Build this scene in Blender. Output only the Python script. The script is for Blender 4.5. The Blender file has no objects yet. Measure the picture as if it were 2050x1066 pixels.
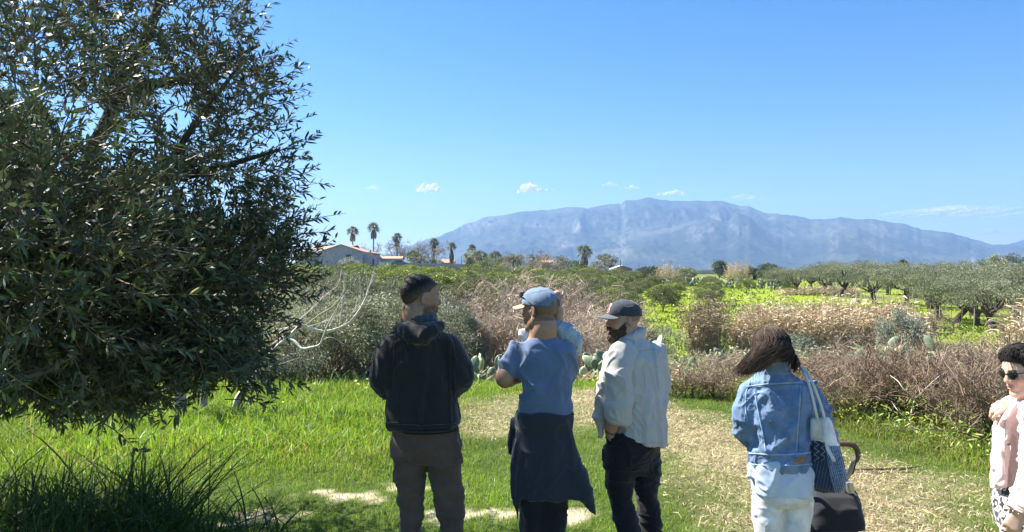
import bpy, math
import numpy as np
from mathutils import Vector, Matrix
from mathutils.bvhtree import BVHTree
rad = math.radians
sc = bpy.context.scene
# ------------------------------------------------------------------ camera
F, H = 1480.0, 1.82                    # focal length in photo pixels, eye height
cam_d = bpy.data.cameras.new('camera'); cam = bpy.data.objects.new('camera', cam_d)
sc.collection.objects.link(cam); sc.camera = cam
cam.location = (0, 0, H); cam.rotation_euler = (rad(90), 0, 0)
cam_d.sensor_width = 36; cam_d.lens = F / 2050 * 36
cam_d.shift_y = 12 / 2050
cam_d.clip_start = 0.05; cam_d.clip_end = 60000
# ------------------------------------------------------------------ sky, sun, exposure
SUN_AZ, SUN_EL = 66.0, 49.0            # degrees left of straight ahead, elevation
sv = Vector((-math.sin(rad(SUN_AZ)) * math.cos(rad(SUN_EL)), math.cos(rad(SUN_AZ)) * math.cos(rad(SUN_EL)), math.sin(rad(SUN_EL))))
W = bpy.data.worlds.new('World'); sc.world = W; W.use_nodes = True
nt = W.node_tree; nt.nodes.clear()
wo = nt.nodes.new('ShaderNodeOutputWorld'); bg = nt.nodes.new('ShaderNodeBackground')
sky = nt.nodes.new('ShaderNodeTexSky'); sky.sky_type = 'NISHITA'; sky.sun_disc = False
sky.sun_elevation = rad(SUN_EL); sky.sun_rotation = rad(-SUN_AZ)
sky.air_density = 1.0; sky.dust_density = 0.15; sky.ozone_density = 3.0; sky.altitude = 20
hs = nt.nodes.new('ShaderNodeHueSaturation'); hs.inputs['Saturation'].default_value = 1.38; hs.inputs['Hue'].default_value = 0.508
nt.links.new(sky.outputs[0], hs.inputs['Color']); nt.links.new(hs.outputs[0], bg.inputs[0])
bg.inputs[1].default_value = 0.064
nt.links.new(bg.outputs[0], wo.inputs[0])
sd_ = bpy.data.lights.new('sun', 'SUN'); sun = bpy.data.objects.new('sun', sd_); sc.collection.objects.link(sun)
sd_.energy = 5.0; sd_.angle = rad(0.5); sd_.color = (1.0, 0.95, 0.86)
sun.rotation_euler = (-sv).to_track_quat('-Z', 'Y').to_euler(); sun.location = (-30, 20, 40)
sc.view_settings.view_transform = 'Standard'; sc.view_settings.look = 'None'
sc.view_settings.exposure = 1.6; sc.view_settings.gamma = 1.0
sc.render.engine = 'CYCLES'
cy = sc.cycles
cy.use_denoising = True; cy.max_bounces = 7; cy.diffuse_bounces = 3; cy.glossy_bounces = 2
cy.transmission_bounces = 4; cy.volume_bounces = 0; cy.transparent_max_bounces = 12
cy.sample_clamp_indirect = 6; cy.caustics_reflective = False; cy.caustics_refractive = False
# ------------------------------------------------------------------ helpers
rng = np.random.default_rng(7)
COL = sc.collection
def P(px, py, d):
    return np.array([(px - 1025) / F * d, d, H - (py - 545) / F * d])
def ru(n, r=None):
    r = r or rng
    v = r.normal(size=(n, 3)); return v / np.linalg.norm(v, axis=1, keepdims=True)
def nrm(v):
    return v / np.maximum(np.linalg.norm(v, axis=-1, keepdims=True), 1e-9)
def _h(ix, iy, iz, s):
    with np.errstate(over='ignore'):
        h = (ix.astype(np.uint32) * np.uint32(374761393) + iy.astype(np.uint32) * np.uint32(668265263)
             + iz.astype(np.uint32) * np.uint32(2246822519) + np.uint32((s * 3266489917) % 4294967296))
        h ^= h >> np.uint32(15); h *= np.uint32(2246822519); h ^= h >> np.uint32(13); h *= np.uint32(3266489917); h ^= h >> np.uint32(16)
    return h.astype(np.float64) / 2147483648.0 - 1.0
def vn(p, s=0):
    """smooth value noise in [-1, 1], p (N,3)"""
    p = np.asarray(p, float); i = np.floor(p); f = p - i; f = f * f * f * (f * (f * 6 - 15) + 10); i = i.astype(np.int64)
    o = 0
    for a in (0, 1):
        for b in (0, 1):
            for c in (0, 1):
                w = (f[:, 0] if a else 1 - f[:, 0]) * (f[:, 1] if b else 1 - f[:, 1]) * (f[:, 2] if c else 1 - f[:, 2])
                o = o + w * _h(i[:, 0] + a, i[:, 1] + b, i[:, 2] + c, s)
    return o
def fbm(p, o=4, s=0, g=0.5):
    t = 0; a = 1.0; n = 0
    for k in range(o):
        t = t + a * vn(np.asarray(p) * 2 ** k + 17.3 * k, s + k); n += a; a *= g
    return t / n
def ridged(p, o=4, s=0):
    t = 0; a = 1.0; n = 0
    for k in range(o):
        t = t + a * (1 - 2 * np.abs(vn(np.asarray(p) * 2 ** k + 11.7 * k, s + k))); n += a; a *= 0.5
    return t / n
def n2(x, y, sc_, s=0, o=3):
    x = np.asarray(x, float); y = np.asarray(y, float)
    return fbm(np.stack([x.ravel() * sc_, y.ravel() * sc_, np.full(x.size, 0.37)], 1), o, s).reshape(x.shape)
class MB:
    """collects vertices, faces and colours and links them as ONE mesh object"""
    def __init__(s): s.v = []; s.q = []; s.t = []; s.c = []; s.qm = []; s.tm = []; s.n = 0
    def add(s, v, q=None, t=None, col=(1, 1, 1), m=0):
        v = np.asarray(v, float).reshape(-1, 3); c = np.asarray(col, float)
        if c.ndim == 1: c = np.tile(c, (len(v), 1))
        s.v.append(v); s.c.append(c)
        if q is not None and len(q): q = np.asarray(q).reshape(-1, 4); s.q.append(q + s.n); s.qm.append(np.full(len(q), m))
        if t is not None and len(t): t = np.asarray(t).reshape(-1, 3); s.t.append(t + s.n); s.tm.append(np.full(len(t), m))
        s.n += len(v); return s
    def mesh(s, name, mats, origin=(0, 0, 0), smooth=False):
        v = np.concatenate(s.v) - np.asarray(origin, float); c = np.concatenate(s.c)
        q = np.concatenate(s.q) if s.q else np.zeros((0, 4), int); t = np.concatenate(s.t) if s.t else np.zeros((0, 3), int)
        me = bpy.data.meshes.new(name)
        me.vertices.add(len(v)); me.vertices.foreach_set('co', v.astype(np.float32).ravel())
        li = np.concatenate([q.ravel(), t.ravel()]).astype(np.int32)
        me.loops.add(len(li)); me.loops.foreach_set('vertex_index', li)
        ls = np.concatenate([np.arange(len(q)) * 4, len(q) * 4 + np.arange(len(t)) * 3]).astype(np.int32)
        me.polygons.add(len(ls)); me.polygons.foreach_set('loop_start', ls)
        mi = np.concatenate((s.qm or [np.zeros(0)]) + (s.tm or [np.zeros(0)])).astype(np.int32)
        me.polygons.foreach_set('material_index', mi)
        me.polygons.foreach_set('use_smooth', np.full(len(ls), bool(smooth)))
        me.update(calc_edges=True)
        a = me.attributes.new('Col', 'FLOAT_COLOR', 'POINT')
        a.data.foreach_set('color', np.concatenate([c, np.ones((len(c), 1))], 1).astype(np.float32).ravel())
        for m in (mats if isinstance(mats, (list, tuple)) else [mats]): me.materials.append(m)
        return me
    def put(s, name, mats, parent=None, origin=None, smooth=False):
        if origin is None: origin = tuple(parent['o_']) if parent is not None and 'o_' in parent else (0, 0, 0)
        o = bpy.data.objects.new(name, s.mesh(name, mats, origin, smooth)); COL.objects.link(o)
        o['o_'] = [float(x) for x in origin]
        if parent is not None: o.parent = parent
        else: o.location = origin
        return o
def tag(o, label, cat, group=None, kind=None):
    o['label'] = label; o['category'] = cat
    if group: o['group'] = group
    if kind: o['kind'] = kind
    return o
def thing(name, loc, label, cat, group=None, rz=0.0):
    o = bpy.data.objects.new(name, None); COL.objects.link(o); o.location = [float(x) for x in loc]; o.rotation_euler = (0, 0, rz)
    o.empty_display_size = 0.2; o['o_'] = [float(x) for x in loc]
    return tag(o, label, cat, group)
def part(name, me, parent):
    o = bpy.data.objects.new(name, me); COL.objects.link(o); o.parent = parent; return o
def copy_thing(src, loc, rz=0.0, scale=(1, 1, 1), label=None, group=None):
    r = src.copy(); COL.objects.link(r); r.location = [float(x) for x in loc]; r.rotation_euler = (0, 0, rz); r.scale = scale
    if label: r['label'] = label
    if group: r['group'] = group
    for ch in list(src.children):
        c = ch.copy(); COL.objects.link(c); c.parent = r
    return r
# ---- geometry
def tubes(Pt, R_, k=4):
    """Pt (N,S,3), R_ (N,S) -> verts, quads, point index of every vertex"""
    Pt = np.asarray(Pt, float); R_ = np.asarray(R_, float); N, S, _ = Pt.shape
    T = nrm(np.gradient(Pt, axis=1)); ax = nrm(Pt[:, -1] - Pt[:, 0])
    ref = np.where(np.abs(ax[:, 2:3]) > 0.8, np.array([[1.0, 0, 0]]), np.array([[0, 0, 1.0]]))
    U = nrm(np.cross(T, ref[:, None, :])); V = np.cross(T, U)
    a = np.arange(k) / k * 2 * np.pi
    v = Pt[:, :, None, :] + R_[:, :, None, None] * (np.cos(a)[None, None, :, None] * U[:, :, None, :] + np.sin(a)[None, None, :, None] * V[:, :, None, :])
    idx = np.arange(N * S * k).reshape(N, S, k); nx = np.roll(idx, -1, axis=2)
    q = np.stack([idx[:, :-1], nx[:, :-1], nx[:, 1:], idx[:, 1:]], -1).reshape(-1, 4)
    return v.reshape(-1, 3), q
def tube1(mb, pts, r, k=8, col=(1, 1, 1), m=0, n=None, cap=True):
    pts = np.asarray(pts, float); r = np.asarray(r, float) * np.ones(len(pts))
    if n: pts, r = spline(pts, r, n)
    v, q = tubes(pts[None], r[None], k); mb.add(v, q, col=col, m=m)
    if cap:
        for e, rev in ((0, False), (len(pts) - 1, True)):
            ring = v[e * k:(e + 1) * k]; c = ring.mean(0)
            t = [(i, (i + 1) % k, k) if rev else ((i + 1) % k, i, k) for i in range(k)]
            mb.add(np.vstack([ring, c]), t=t, col=col, m=m)
def spline(pts, r, n):
    pts = np.asarray(pts, float); m = len(pts); t = np.linspace(0, m - 1, n); i = np.clip(t.astype(int), 0, m - 2); f = (t - i)[:, None]
    g = lambda a: np.take(a, np.clip(a_i, 0, m - 1), axis=0)
    q = []
    for arr in (pts, np.asarray(r, float)[:, None]):
        p0, p1, p2, p3 = [arr[np.clip(i + o, 0, m - 1)] for o in (-1, 0, 1, 2)]
        q.append(0.5 * (2 * p1 + (p2 - p0) * f + (2 * p0 - 5 * p1 + 4 * p2 - p3) * f ** 2 + (3 * p1 - p0 - 3 * p2 + p3) * f ** 3))
    return q[0], np.maximum(q[1][:, 0], 1e-4)
def poly(st, di, ln, S=5, wander=0.2, up=0.0, r=None):
    r = r or rng; N = len(st); d = nrm(np.asarray(di, float)); p = np.asarray(st, float).copy(); out = [p.copy()]
    ln = np.asarray(ln, float) * np.ones(N)
    for _ in range(S - 1):
        d = nrm(d + wander * r.normal(size=(N, 3)) + np.array([0, 0, up])); p = p + d * (ln / (S - 1))[:, None]; out.append(p.copy())
    return np.stack(out, 1)
def along(L, n, lo=0.3, hi=1.0, r=None):
    """n random points on every polyline of L (N,S,3): point, tangent, parent, t"""
    r = r or rng; N, S, _ = L.shape; t = r.uniform(lo, hi, (N, n)) * (S - 1); i = np.clip(t.astype(int), 0, S - 2); f = (t - i)[..., None]
    a = L[np.arange(N)[:, None], i]; b = L[np.arange(N)[:, None], i + 1]
    return (a + (b - a) * f).reshape(-1, 3), nrm(b - a).reshape(-1, 3), np.repeat(np.arange(N), n), (t / (S - 1)).ravel()
def leaves(mb, B, D, L, Wd, col, m=0, fold=0.25, droop=0.15, r=None, six=True):
    r = r or rng; n = len(B); D = nrm(D); sd = nrm(np.cross(D, ru(n, r))); up = np.cross(sd, D)
    L = (np.asarray(L) * np.ones(n))[:, None]; Wd = (np.asarray(Wd) * np.ones(n))[:, None]; dz = np.array([0, 0, -1.0])
    col = np.asarray(col, float); col = np.tile(col, (n, 1)) if col.ndim == 1 else col
    if six:
        m1 = B + D * L * 0.33 + dz * L * droop * 0.1; m2 = B + D * L * 0.7 + dz * L * droop * 0.5; tp = B + D * L + dz * L * droop
        v = np.stack([B, m1 + sd * Wd * .5 + up * Wd * fold, m1 - sd * Wd * .5 + up * Wd * fold, m2 + sd * Wd * .36 + up * Wd * fold, m2 - sd * Wd * .36 + up * Wd * fold, tp], 1)
        o = (np.arange(n) * 6)[:, None]
        mb.add(v.reshape(-1, 3), q=o + np.array([[1, 2, 4, 3]]), t=np.concatenate([o + np.array([[0, 2, 1]]), o + np.array([[3, 4, 5]])]), col=np.repeat(col, 6, 0), m=m)
    else:
        m1 = B + D * L * 0.45 + up * Wd * fold; tp = B + D * L + dz * L * droop
        v = np.stack([B, m1 + sd * Wd * .5, tp, m1 - sd * Wd * .5], 1); o = (np.arange(n) * 4)[:, None]
        mb.add(v.reshape(-1, 3), q=o + np.array([[0, 3, 2, 1]]), col=np.repeat(col, 4, 0), m=m)
def vary(c, n, a=0.2, r=None, hue=0.08):
    r = r or rng; c = np.asarray(c, float)
    return np.clip(c[None] * (1 + a * r.normal(size=(n, 1))) * (1 + hue * r.normal(size=(n, 3))), 0.004, 1)
def boxm(mb, lo, hi, col=(1, 1, 1), m=0, M=None, bev=0.0):
    lo = np.asarray(lo, float); hi = np.asarray(hi, float)
    v = np.array([[x, y, z] for x in (lo[0], hi[0]) for y in (lo[1], hi[1]) for z in (lo[2], hi[2])])
    if M is not None: v = v @ np.asarray(M)[:3, :3].T + np.asarray(M)[:3, 3]
    mb.add(v, q=[(0, 1, 3, 2), (4, 6, 7, 5), (0, 4, 5, 1), (2, 3, 7, 6), (0, 2, 6, 4), (1, 5, 7, 3)], col=col, m=m)
# ---- materials
def mat(name, base=None, rough=0.8, trans=0.0, var=0.0, vscale=8.0, bump=0.0, bscale=60.0, spec=0.3, back=None, sheen=0.0, metal=0.0, tcol=None, stretch=(1, 1, 1), bdist=0.01):
    """Principled, base colour from the Col attribute (times base), broken up by noise; optional thin-leaf translucency"""
    m = bpy.data.materials.new(name); m.use_nodes = True; n = m.node_tree.nodes; l = m.node_tree.links; n.clear()
    out = n.new('ShaderNodeOutputMaterial'); p = n.new('ShaderNodeBsdfPrincipled')
    at = n.new('ShaderNodeAttribute'); at.attribute_name = 'Col'; c = at.outputs['Color']
    def mul(a, b, f=1.0):
        x = n.new('ShaderNodeMix'); x.data_type = 'RGBA'; x.blend_type = 'MULTIPLY'; x.inputs[0].default_value = f
        l.new(a, x.inputs[6])
        if isinstance(b, tuple): x.inputs[7].default_value = b + (1,)
        else: l.new(b, x.inputs[7])
        return x.outputs[2]
    if base: c = mul(c, tuple(base))
    tc = n.new('ShaderNodeTexCoord'); mp = n.new('ShaderNodeMapping'); mp.inputs['Scale'].default_value = stretch; l.new(tc.outputs['Object'], mp.inputs[0])
    if var:
        nz = n.new('ShaderNodeTexNoise'); nz.inputs['Scale'].default_value = vscale; nz.inputs['Detail'].default_value = 5; l.new(mp.outputs[0], nz.inputs['Vector'])
        mr = n.new('ShaderNodeMapRange'); mr.inputs[1].default_value = 0.3; mr.inputs[2].default_value = 0.7; mr.inputs[3].default_value = 1 - var; mr.inputs[4].default_value = 1 + var
        l.new(nz.outputs['Fac'], mr.inputs[0]); c = mul(c, mr.outputs[0])
    if back:
        ge = n.new('ShaderNodeNewGeometry'); x = n.new('ShaderNodeMix'); x.data_type = 'RGBA'
        l.new(ge.outputs['Backfacing'], x.inputs[0]); l.new(c, x.inputs[6]); l.new(mul(c, tuple(back)), x.inputs[7]); c = x.outputs[2]
    l.new(c, p.inputs['Base Color']); p.inputs['Roughness'].default_value = rough; p.inputs['Specular IOR Level'].default_value = spec
    p.inputs['Metallic'].default_value = metal
    if sheen: p.inputs['Sheen Weight'].default_value = sheen; p.inputs['Sheen Roughness'].default_value = 0.5
    if bump:
        nb = n.new('ShaderNodeTexNoise'); nb.inputs['Scale'].default_value = bscale; nb.inputs['Detail'].default_value = 4; l.new(mp.outputs[0], nb.inputs['Vector'])
        bp = n.new('ShaderNodeBump'); bp.inputs['Strength'].default_value = bump; bp.inputs['Distance'].default_value = bdist
        l.new(nb.outputs['Fac'], bp.inputs['Height']); l.new(bp.outputs[0], p.inputs['Normal'])
    sh = p.outputs[0]
    if trans:
        tr = n.new('ShaderNodeBsdfTranslucent'); l.new(mul(c, tuple(tcol)) if tcol else c, tr.inputs[0]); mx = n.new('ShaderNodeMixShader'); mx.inputs[0].default_value = trans
        l.new(sh, mx.inputs[1]); l.new(tr.outputs[0], mx.inputs[2]); sh = mx.outputs[0]
    l.new(sh, out.inputs[0]); return m
# ------------------------------------------------------------------ ground
_Y = np.array([-400, 0, 9, 12, 16, 22, 32, 42, 55, 70, 90, 110, 150, 190, 215, 300, 600, 2500, 9200.])
_ZC = np.array([0, 0, 0, -.08, -.5, -1.5, -2.7, -3.2, -3.05, -2.65, -2.2, -1.65, -.7, .4, 2.0, 2.2, 1.6, 0, 0])
_ZL = np.array([0, 0, 0, -.08, -.5, -1.5, -2.7, -3.2, -3.05, -2.65, -2.2, -1.65, -.5, .9, 3.8, 4.0, 2.5, 0, 0])
def zt(x, y):
    x = np.asarray(x, float); y = np.asarray(y, float)
    zc = np.interp(y, _Y, _ZC); zl = np.interp(y, _Y, _ZL)
    w = np.clip(0.5 - (x / np.maximum(y, 5) + 0.03) * 6, 0, 1); z = zc + (zl - zc) * w
    near = np.clip((60 - y) / 50, 0, 1); z = z + 0.05 * near * n2(x, y, 0.55, 3, 3)
    z = z + 0.16 * np.clip((x - 4.6 + 0.25 * (y - 7)) / 1.2, 0, 1) * np.clip((12 - y) / 3, 0, 1)      # low bank under the brambles
    return z + 0.12 * np.clip((y - 60) / 60, 0, 1) * n2(x, y, 0.06, 5, 3)
def pathd(x, y):
    """distance to the middle line of the mown straw track"""
    c = np.array([[0.9, 11.2], [1.5, 9.6], [2.2, 8.2], [2.55, 6.6], [2.35, 5.0], [1.9, 2.5]])
    d = np.full(np.shape(x), 99.0)
    for a, b in zip(c[:-1], c[1:]):
        t = np.clip(((x - a[0]) * (b - a)[0] + (y - a[1]) * (b - a)[1]) / ((b - a) @ (b - a)), 0, 1)
        d = np.minimum(d, np.hypot(x - a[0] - t * (b - a)[0], y - a[1] - t * (b - a)[1]))
    return d
BARE = [(-1.32, 5.95, .60, .26), (-1.9, 5.5, .34, .2), (-.42, 5.55, .4, .2), (-.9, 6.1, .4, .2), (.4, 5.5, .25, .15)]
def zones(x, y):
    """dryness 0..1 and bare soil 0..1 of the near field"""
    nz = n2(x, y, 1.1, 21, 4); n3 = n2(x, y, 4.0, 22, 3)
    dry = np.clip(1.12 - (pathd(x, y) + .95 * nz + .4 * n3) / 1.2, 0, 1) * np.clip(.9 + .55 * n3 + .3 * nz, .25, 1)
    dry = np.maximum(dry, np.clip(1.15 - np.hypot((x + .1) / 1.0, (y - 9.3) / 1.5) + .5 * nz + .3 * n3, 0, .5))
    dry = np.where(y > 11.6, dry * np.clip(12.6 - y, 0, 1), dry)
    bare = np.zeros(np.shape(x))
    for bx, by, rx, ry in BARE:
        bare = np.maximum(bare, np.clip((.75 - np.hypot((x - bx) / rx, (y - by) / ry) + 1.5 * n3 + .7 * nz + .5 * n2(x, y, 9.0, 24, 2)) * 1.6, 0, .85))
    return dry, bare
G_GREEN, G_STRAW, G_BARE = np.array([.055, .085, .018]), np.array([.31, .26, .14]), np.array([.55, .46, .32])
def ground():
    ys = np.concatenate([np.linspace(-60, 2, 20)[:-1], np.arange(2, 14, .085), np.geomspace(14, 9200, 230)]); u = np.linspace(-1, 1, 281)
    Yg, U = np.meshgrid(ys, u, indexing='ij'); Xg = U * (7 + .9 * np.maximum(Yg, 0) + .9 * np.clip(-Yg, 0, 60))
    z = zt(Xg, Yg); dry, bare = zones(Xg, Yg)
    c = G_GREEN + (G_STRAW - G_GREEN) * dry[..., None]; c = c + (G_BARE - c) * bare[..., None]
    scrub = np.array([.12, .125, .06]); yel = np.array([.22, .28, .03]); plain = np.array([.15, .17, .07])
    w = np.clip((Yg - 11.5) / 3, 0, 1)[..., None]; c = c + (scrub - c) * w
    px = Xg / np.maximum(Yg, 1) * F + 1025
    nz = n2(Xg, Yg, .05, 31, 4)
    w = np.clip((Yg - 38) / 6, 0, 1) * np.clip((205 - Yg) / 20, 0, 1) * np.clip((px - 1000) / 200, 0, 1); w = w * np.clip(.95 + .5 * nz, 0, 1)
    w = w * np.where(px > 1640, np.clip(.55 + 1.2 * nz, .15, .9), 1)
    c = c + (yel - c) * w[..., None]
    w = np.clip((Yg - 190) / 60, 0, 1)[..., None]; c = c + (plain - c) * w
    nr, nc = Yg.shape; i = np.arange(nr * nc).reshape(nr, nc)
    q = np.stack([i[:-1, :-1], i[:-1, 1:], i[1:, 1:], i[1:, :-1]], -1)
    mb = MB(); mb.add(np.stack([Xg, Yg, z], -1), q, col=c.reshape(-1, 3))
    o = mb.put('ground', mat('soil', rough=.95, var=.28, vscale=2.5, bump=.8, bscale=14, spec=.1, bdist=.03), smooth=True); o['kind'] = 'structure'
ground()
# ------------------------------------------------------------------ mountains
def fan_mountain(name, ranges, D0, D1, D2, pxs, seed, m, amp=1.0, rows=150, cliffs=()):
    """ranges: silhouettes (photo px, py) at their distances; a heightfield on a fan of rays from the eye"""
    Y = np.concatenate([np.linspace(D0, D1, int(rows * .75)), np.linspace(D1, D2, rows - int(rows * .75) + 1)[1:]])
    Yg, PX = np.meshgrid(Y, pxs, indexing='ij'); Xg = (PX - 1025) / F * Yg
    p3 = lambda a, b: np.stack([Xg.ravel() / a, Yg.ravel() / b, np.full(Xg.size, .5)], 1)
    warp = fbm(p3(900, 900), 3, seed).reshape(Xg.shape) * 220
    pg = np.stack([(Xg.ravel() + warp.ravel()) / 430, (Yg.ravel() + warp.ravel()) / 1100, np.full(Xg.size, .2)], 1)
    rd = ridged(pg, 5, seed + 3).reshape(Xg.shape); fine = ridged(p3(150, 170), 4, seed + 9).reshape(Xg.shape)
    fin2 = ridged(p3(52, 60), 3, seed + 31).reshape(Xg.shape); h = np.full(Xg.shape, -30.0)
    for (sil, dist, base, back) in ranges:
        sil = np.array(sil, float); py = np.interp(PX + 4 * vn(np.stack([PX.ravel() / 9, PX.ravel() * 0, PX.ravel() * 0], 1), 5).reshape(PX.shape), sil[:, 0], sil[:, 1])
        py = py + 1.9 * fbm(np.stack([PX.ravel() / 14, PX.ravel() * 0, PX.ravel() * 0 + .3], 1), 3, 8).reshape(PX.shape)
        top = (545 - py) / F * dist
        t = np.clip((Yg - base) / (dist - base), 0, 1); s = .42 * t + .58 * t ** 1.9
        cl = np.clip((t - .62) / .12, 0, 1); s = s + .10 * cl * cl * (3 - 2 * cl) * (1 - t) / .3
        env = np.clip(t * 5, 0, 1) * np.clip((1 - t) * 5, 0, 1)
        hh = top * s + env * amp * (top / 620) * (80 * (rd - .15) + 30 * fine + 17 * fin2)
        b = np.clip((Yg - dist) / (back - dist), 0, 1); hh = np.where(Yg > dist, top * (1 - b) ** 1.3 + (1 - b) * b * 60 * rd, hh)
        h = np.maximum(h, hh)
    h = h + 6
    nr, nc = Yg.shape; i = np.arange(nr * nc).reshape(nr, nc); q = np.stack([i[:-1, :-1], i[:-1, 1:], i[1:, 1:], i[1:, :-1]], -1)
    gy, gx = np.gradient(h); slope = np.hypot(gy / np.gradient(Yg, axis=0), gx / np.maximum(np.gradient(Xg, axis=1), 1))
    rock = np.clip((slope - 1.25 + .35 * fine + .35 * fin2) * 1.2, 0, 1); pat = n2(Xg, Yg, 1 / 500, seed + 20, 4)
    if cliffs:
        py_ = 545 - (h - H) / Yg * F; stri = np.clip(.1 + 1.1 * ridged(np.stack([PX.ravel() / 6 + 1.5 * fine.ravel(), py_.ravel() / 9, np.full(PX.size, .7)], 1), 3, 41).reshape(PX.shape), 0, 1)
        for (cx, cy_, rx, ry) in cliffs: rock = np.maximum(rock, np.exp(-((PX - cx) / rx) ** 2 - ((py_ - cy_) / ry) ** 2) * stri)
    veg = np.array([.035, .045, .03]) + np.clip(pat * 1.6 + .2, 0, 1)[..., None] * np.array([.06, .055, .035])
    c = veg + (np.array([.20, .185, .16]) - veg) * rock[..., None]
    mb = MB(); mb.add(np.stack([Xg, Yg, h], -1), q, col=c.reshape(-1, 3)); o = mb.put(name, m, smooth=True); o['kind'] = 'structure'; return o
M_ROCK = mat('mountain_rock', rough=.95, var=.3, vscale=.02, spec=.1)
SIL = [(560, 545), (640, 540), (760, 517), (800, 500), (850, 483), (900, 465), (925, 455), (965, 437), (1000, 433), (1050, 424), (1100, 421), (1150, 415), (1175, 418), (1215, 411), (1240, 410), (1255, 402), (1282, 402), (1300, 397), (1320, 400), (1340, 403), (1380, 404), (1440, 403), (1475, 413), (1500, 414), (1530, 428), (1560, 430), (1600, 434), (1620, 441), (1650, 440), (1690, 437), (1720, 441), (1745, 440), (1780, 446), (1810, 449), (1845, 461), (1900, 467), (1950, 480), (1985, 490), (2020, 492), (2050, 497), (2150, 512), (2300, 530), (2500, 545)]
SPUR = [(1150, 548), (1205, 520), (1228, 492), (1245, 476), (1290, 466), (1340, 458), (1385, 444), (1420, 437), (1450, 447), (1475, 426), (1500, 436), (1530, 462), (1580, 486), (1630, 480), (1670, 462), (1720, 456), (1760, 468), (1820, 485), (1880, 500), (1960, 512), (2100, 548)]
fan_mountain('mountain', [(SIL, 6600, 4100, 8900), (SPUR, 5500, 4000, 6600)], 4000, 6600, 8900, np.arange(540, 2500, 3.0), 3, M_ROCK, rows=200, cliffs=[(945, 455, 26, 13), (985, 445, 22, 11), (1245, 497, 10, 22), (1395, 466, 22, 19), (1425, 456, 12, 20), (1482, 462, 14, 16), (1130, 492, 24, 9), (1668, 484, 9, 19), (1945, 515, 8, 14), (1080, 452, 24, 8), (1345, 432, 22, 7), (1205, 445, 20, 6), (1560, 470, 14, 9), (1760, 470, 16, 9)])
fan_mountain('far_mountain', [([(1700, 545), (1900, 520), (1980, 500), (2030, 487), (2060, 478), (2120, 465), (2200, 480), (2400, 520), (2600, 545)], 8700, 8300, 9100)], 8300, 8700, 9100, np.arange(1700, 2600, 12), 13, M_ROCK, amp=.3, rows=30)
# ------------------------------------------------------------------ clouds (beyond the air box)
def cloud_mat():
    m = bpy.data.materials.new('cloud_vapour'); m.use_nodes = True; n = m.node_tree.nodes; l = m.node_tree.links; n.clear()
    out = n.new('ShaderNodeOutputMaterial'); df = n.new('ShaderNodeBsdfDiffuse'); df.inputs[0].default_value = (.95, .95, .95, 1); tl = n.new('ShaderNodeBsdfTranslucent'); tl.inputs[0].default_value = (.95, .95, .95, 1)
    a = n.new('ShaderNodeMixShader'); a.inputs[0].default_value = .45; l.new(df.outputs[0], a.inputs[1]); l.new(tl.outputs[0], a.inputs[2]); tp = n.new('ShaderNodeBsdfTransparent')
    lw = n.new('ShaderNodeLayerWeight'); lw.inputs[0].default_value = .5; mr = n.new('ShaderNodeMapRange'); mr.interpolation_type = 'SMOOTHSTEP'; mr.inputs[1].default_value = .98; mr.inputs[2].default_value = .4; l.new(lw.outputs['Facing'], mr.inputs[0])
    tc = n.new('ShaderNodeTexCoord'); nz = n.new('ShaderNodeTexNoise'); nz.inputs['Scale'].default_value = .013; nz.inputs['Detail'].default_value = 6; l.new(tc.outputs['Object'], nz.inputs['Vector'])
    m2 = n.new('ShaderNodeMapRange'); m2.inputs[1].default_value = .27; m2.inputs[2].default_value = .58; l.new(nz.outputs['Fac'], m2.inputs[0])
    at = n.new('ShaderNodeAttribute'); at.attribute_type = 'OBJECT'; at.attribute_name = 'density'; f1 = n.new('ShaderNodeMath'); f1.operation = 'MULTIPLY'; f2 = n.new('ShaderNodeMath'); f2.operation = 'MULTIPLY'
    l.new(mr.outputs[0], f1.inputs[0]); l.new(m2.outputs[0], f1.inputs[1]); l.new(f1.outputs[0], f2.inputs[0]); l.new(at.outputs['Fac'], f2.inputs[1])
    mx = n.new('ShaderNodeMixShader'); l.new(f2.outputs[0], mx.inputs[0]); l.new(tp.outputs[0], mx.inputs[1]); l.new(a.outputs[0], mx.inputs[2]); l.new(mx.outputs[0], out.inputs[0]); return m
M_CLOUD = cloud_mat()
def icos(sub=3):
    import bmesh
    bm = bmesh.new(); bmesh.ops.create_icosphere(bm, subdivisions=sub, radius=1); v = np.array([x.co[:] for x in bm.verts]); t = np.array([[w.index for w in f.verts] for f in bm.faces]); bm.free(); return v, t
ICO3 = icos(3); ICO2 = icos(2)
def cloud(px, py, wpx, hpx, n, dens, label, D=15500, seed=0):
    r = np.random.default_rng(seed + 100); c = P(px, py, D); k = D / F; mb = MB()
    for i in range(n):
        t = 0 if n == 1 else (i / (n - 1) * 2 - 1); s = (1 - .55 * t * t) * r.uniform(.75, 1.1)
        v, f = ICO3; rr = np.array([wpx * .6 * k * (1.7 / max(n, 1.6)) * s, wpx * .3 * k, hpx * .78 * k * s])
        ctr = c + np.array([t * wpx * .40 * k, r.uniform(-.1, .1) * wpx * k, -hpx * .25 * k + rr[2] * .5])
        vv = v * rr; vv[:, 2] = np.where(vv[:, 2] < 0, vv[:, 2] * .45, vv[:, 2]); d = 1 + .25 * fbm(v * 2.2 + i * 9 + seed, 4, seed)
        mb.add(vv * d[:, None] + ctr, t=f)
    o = mb.put('cloud', M_CLOUD, origin=c, smooth=True); o['density'] = float(min(dens * 120, .85)); tag(o, label, 'cloud', 'small clouds over the ridge'); return o
cloud(859, 382, 54, 19, 5, .0085, 'small white puffy cloud alone above the row of palms', seed=1)
cloud(1060, 383, 54, 18, 5, .0080, 'small white puffy cloud left of the mountain top, largest of its pair', seed=2)
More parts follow.
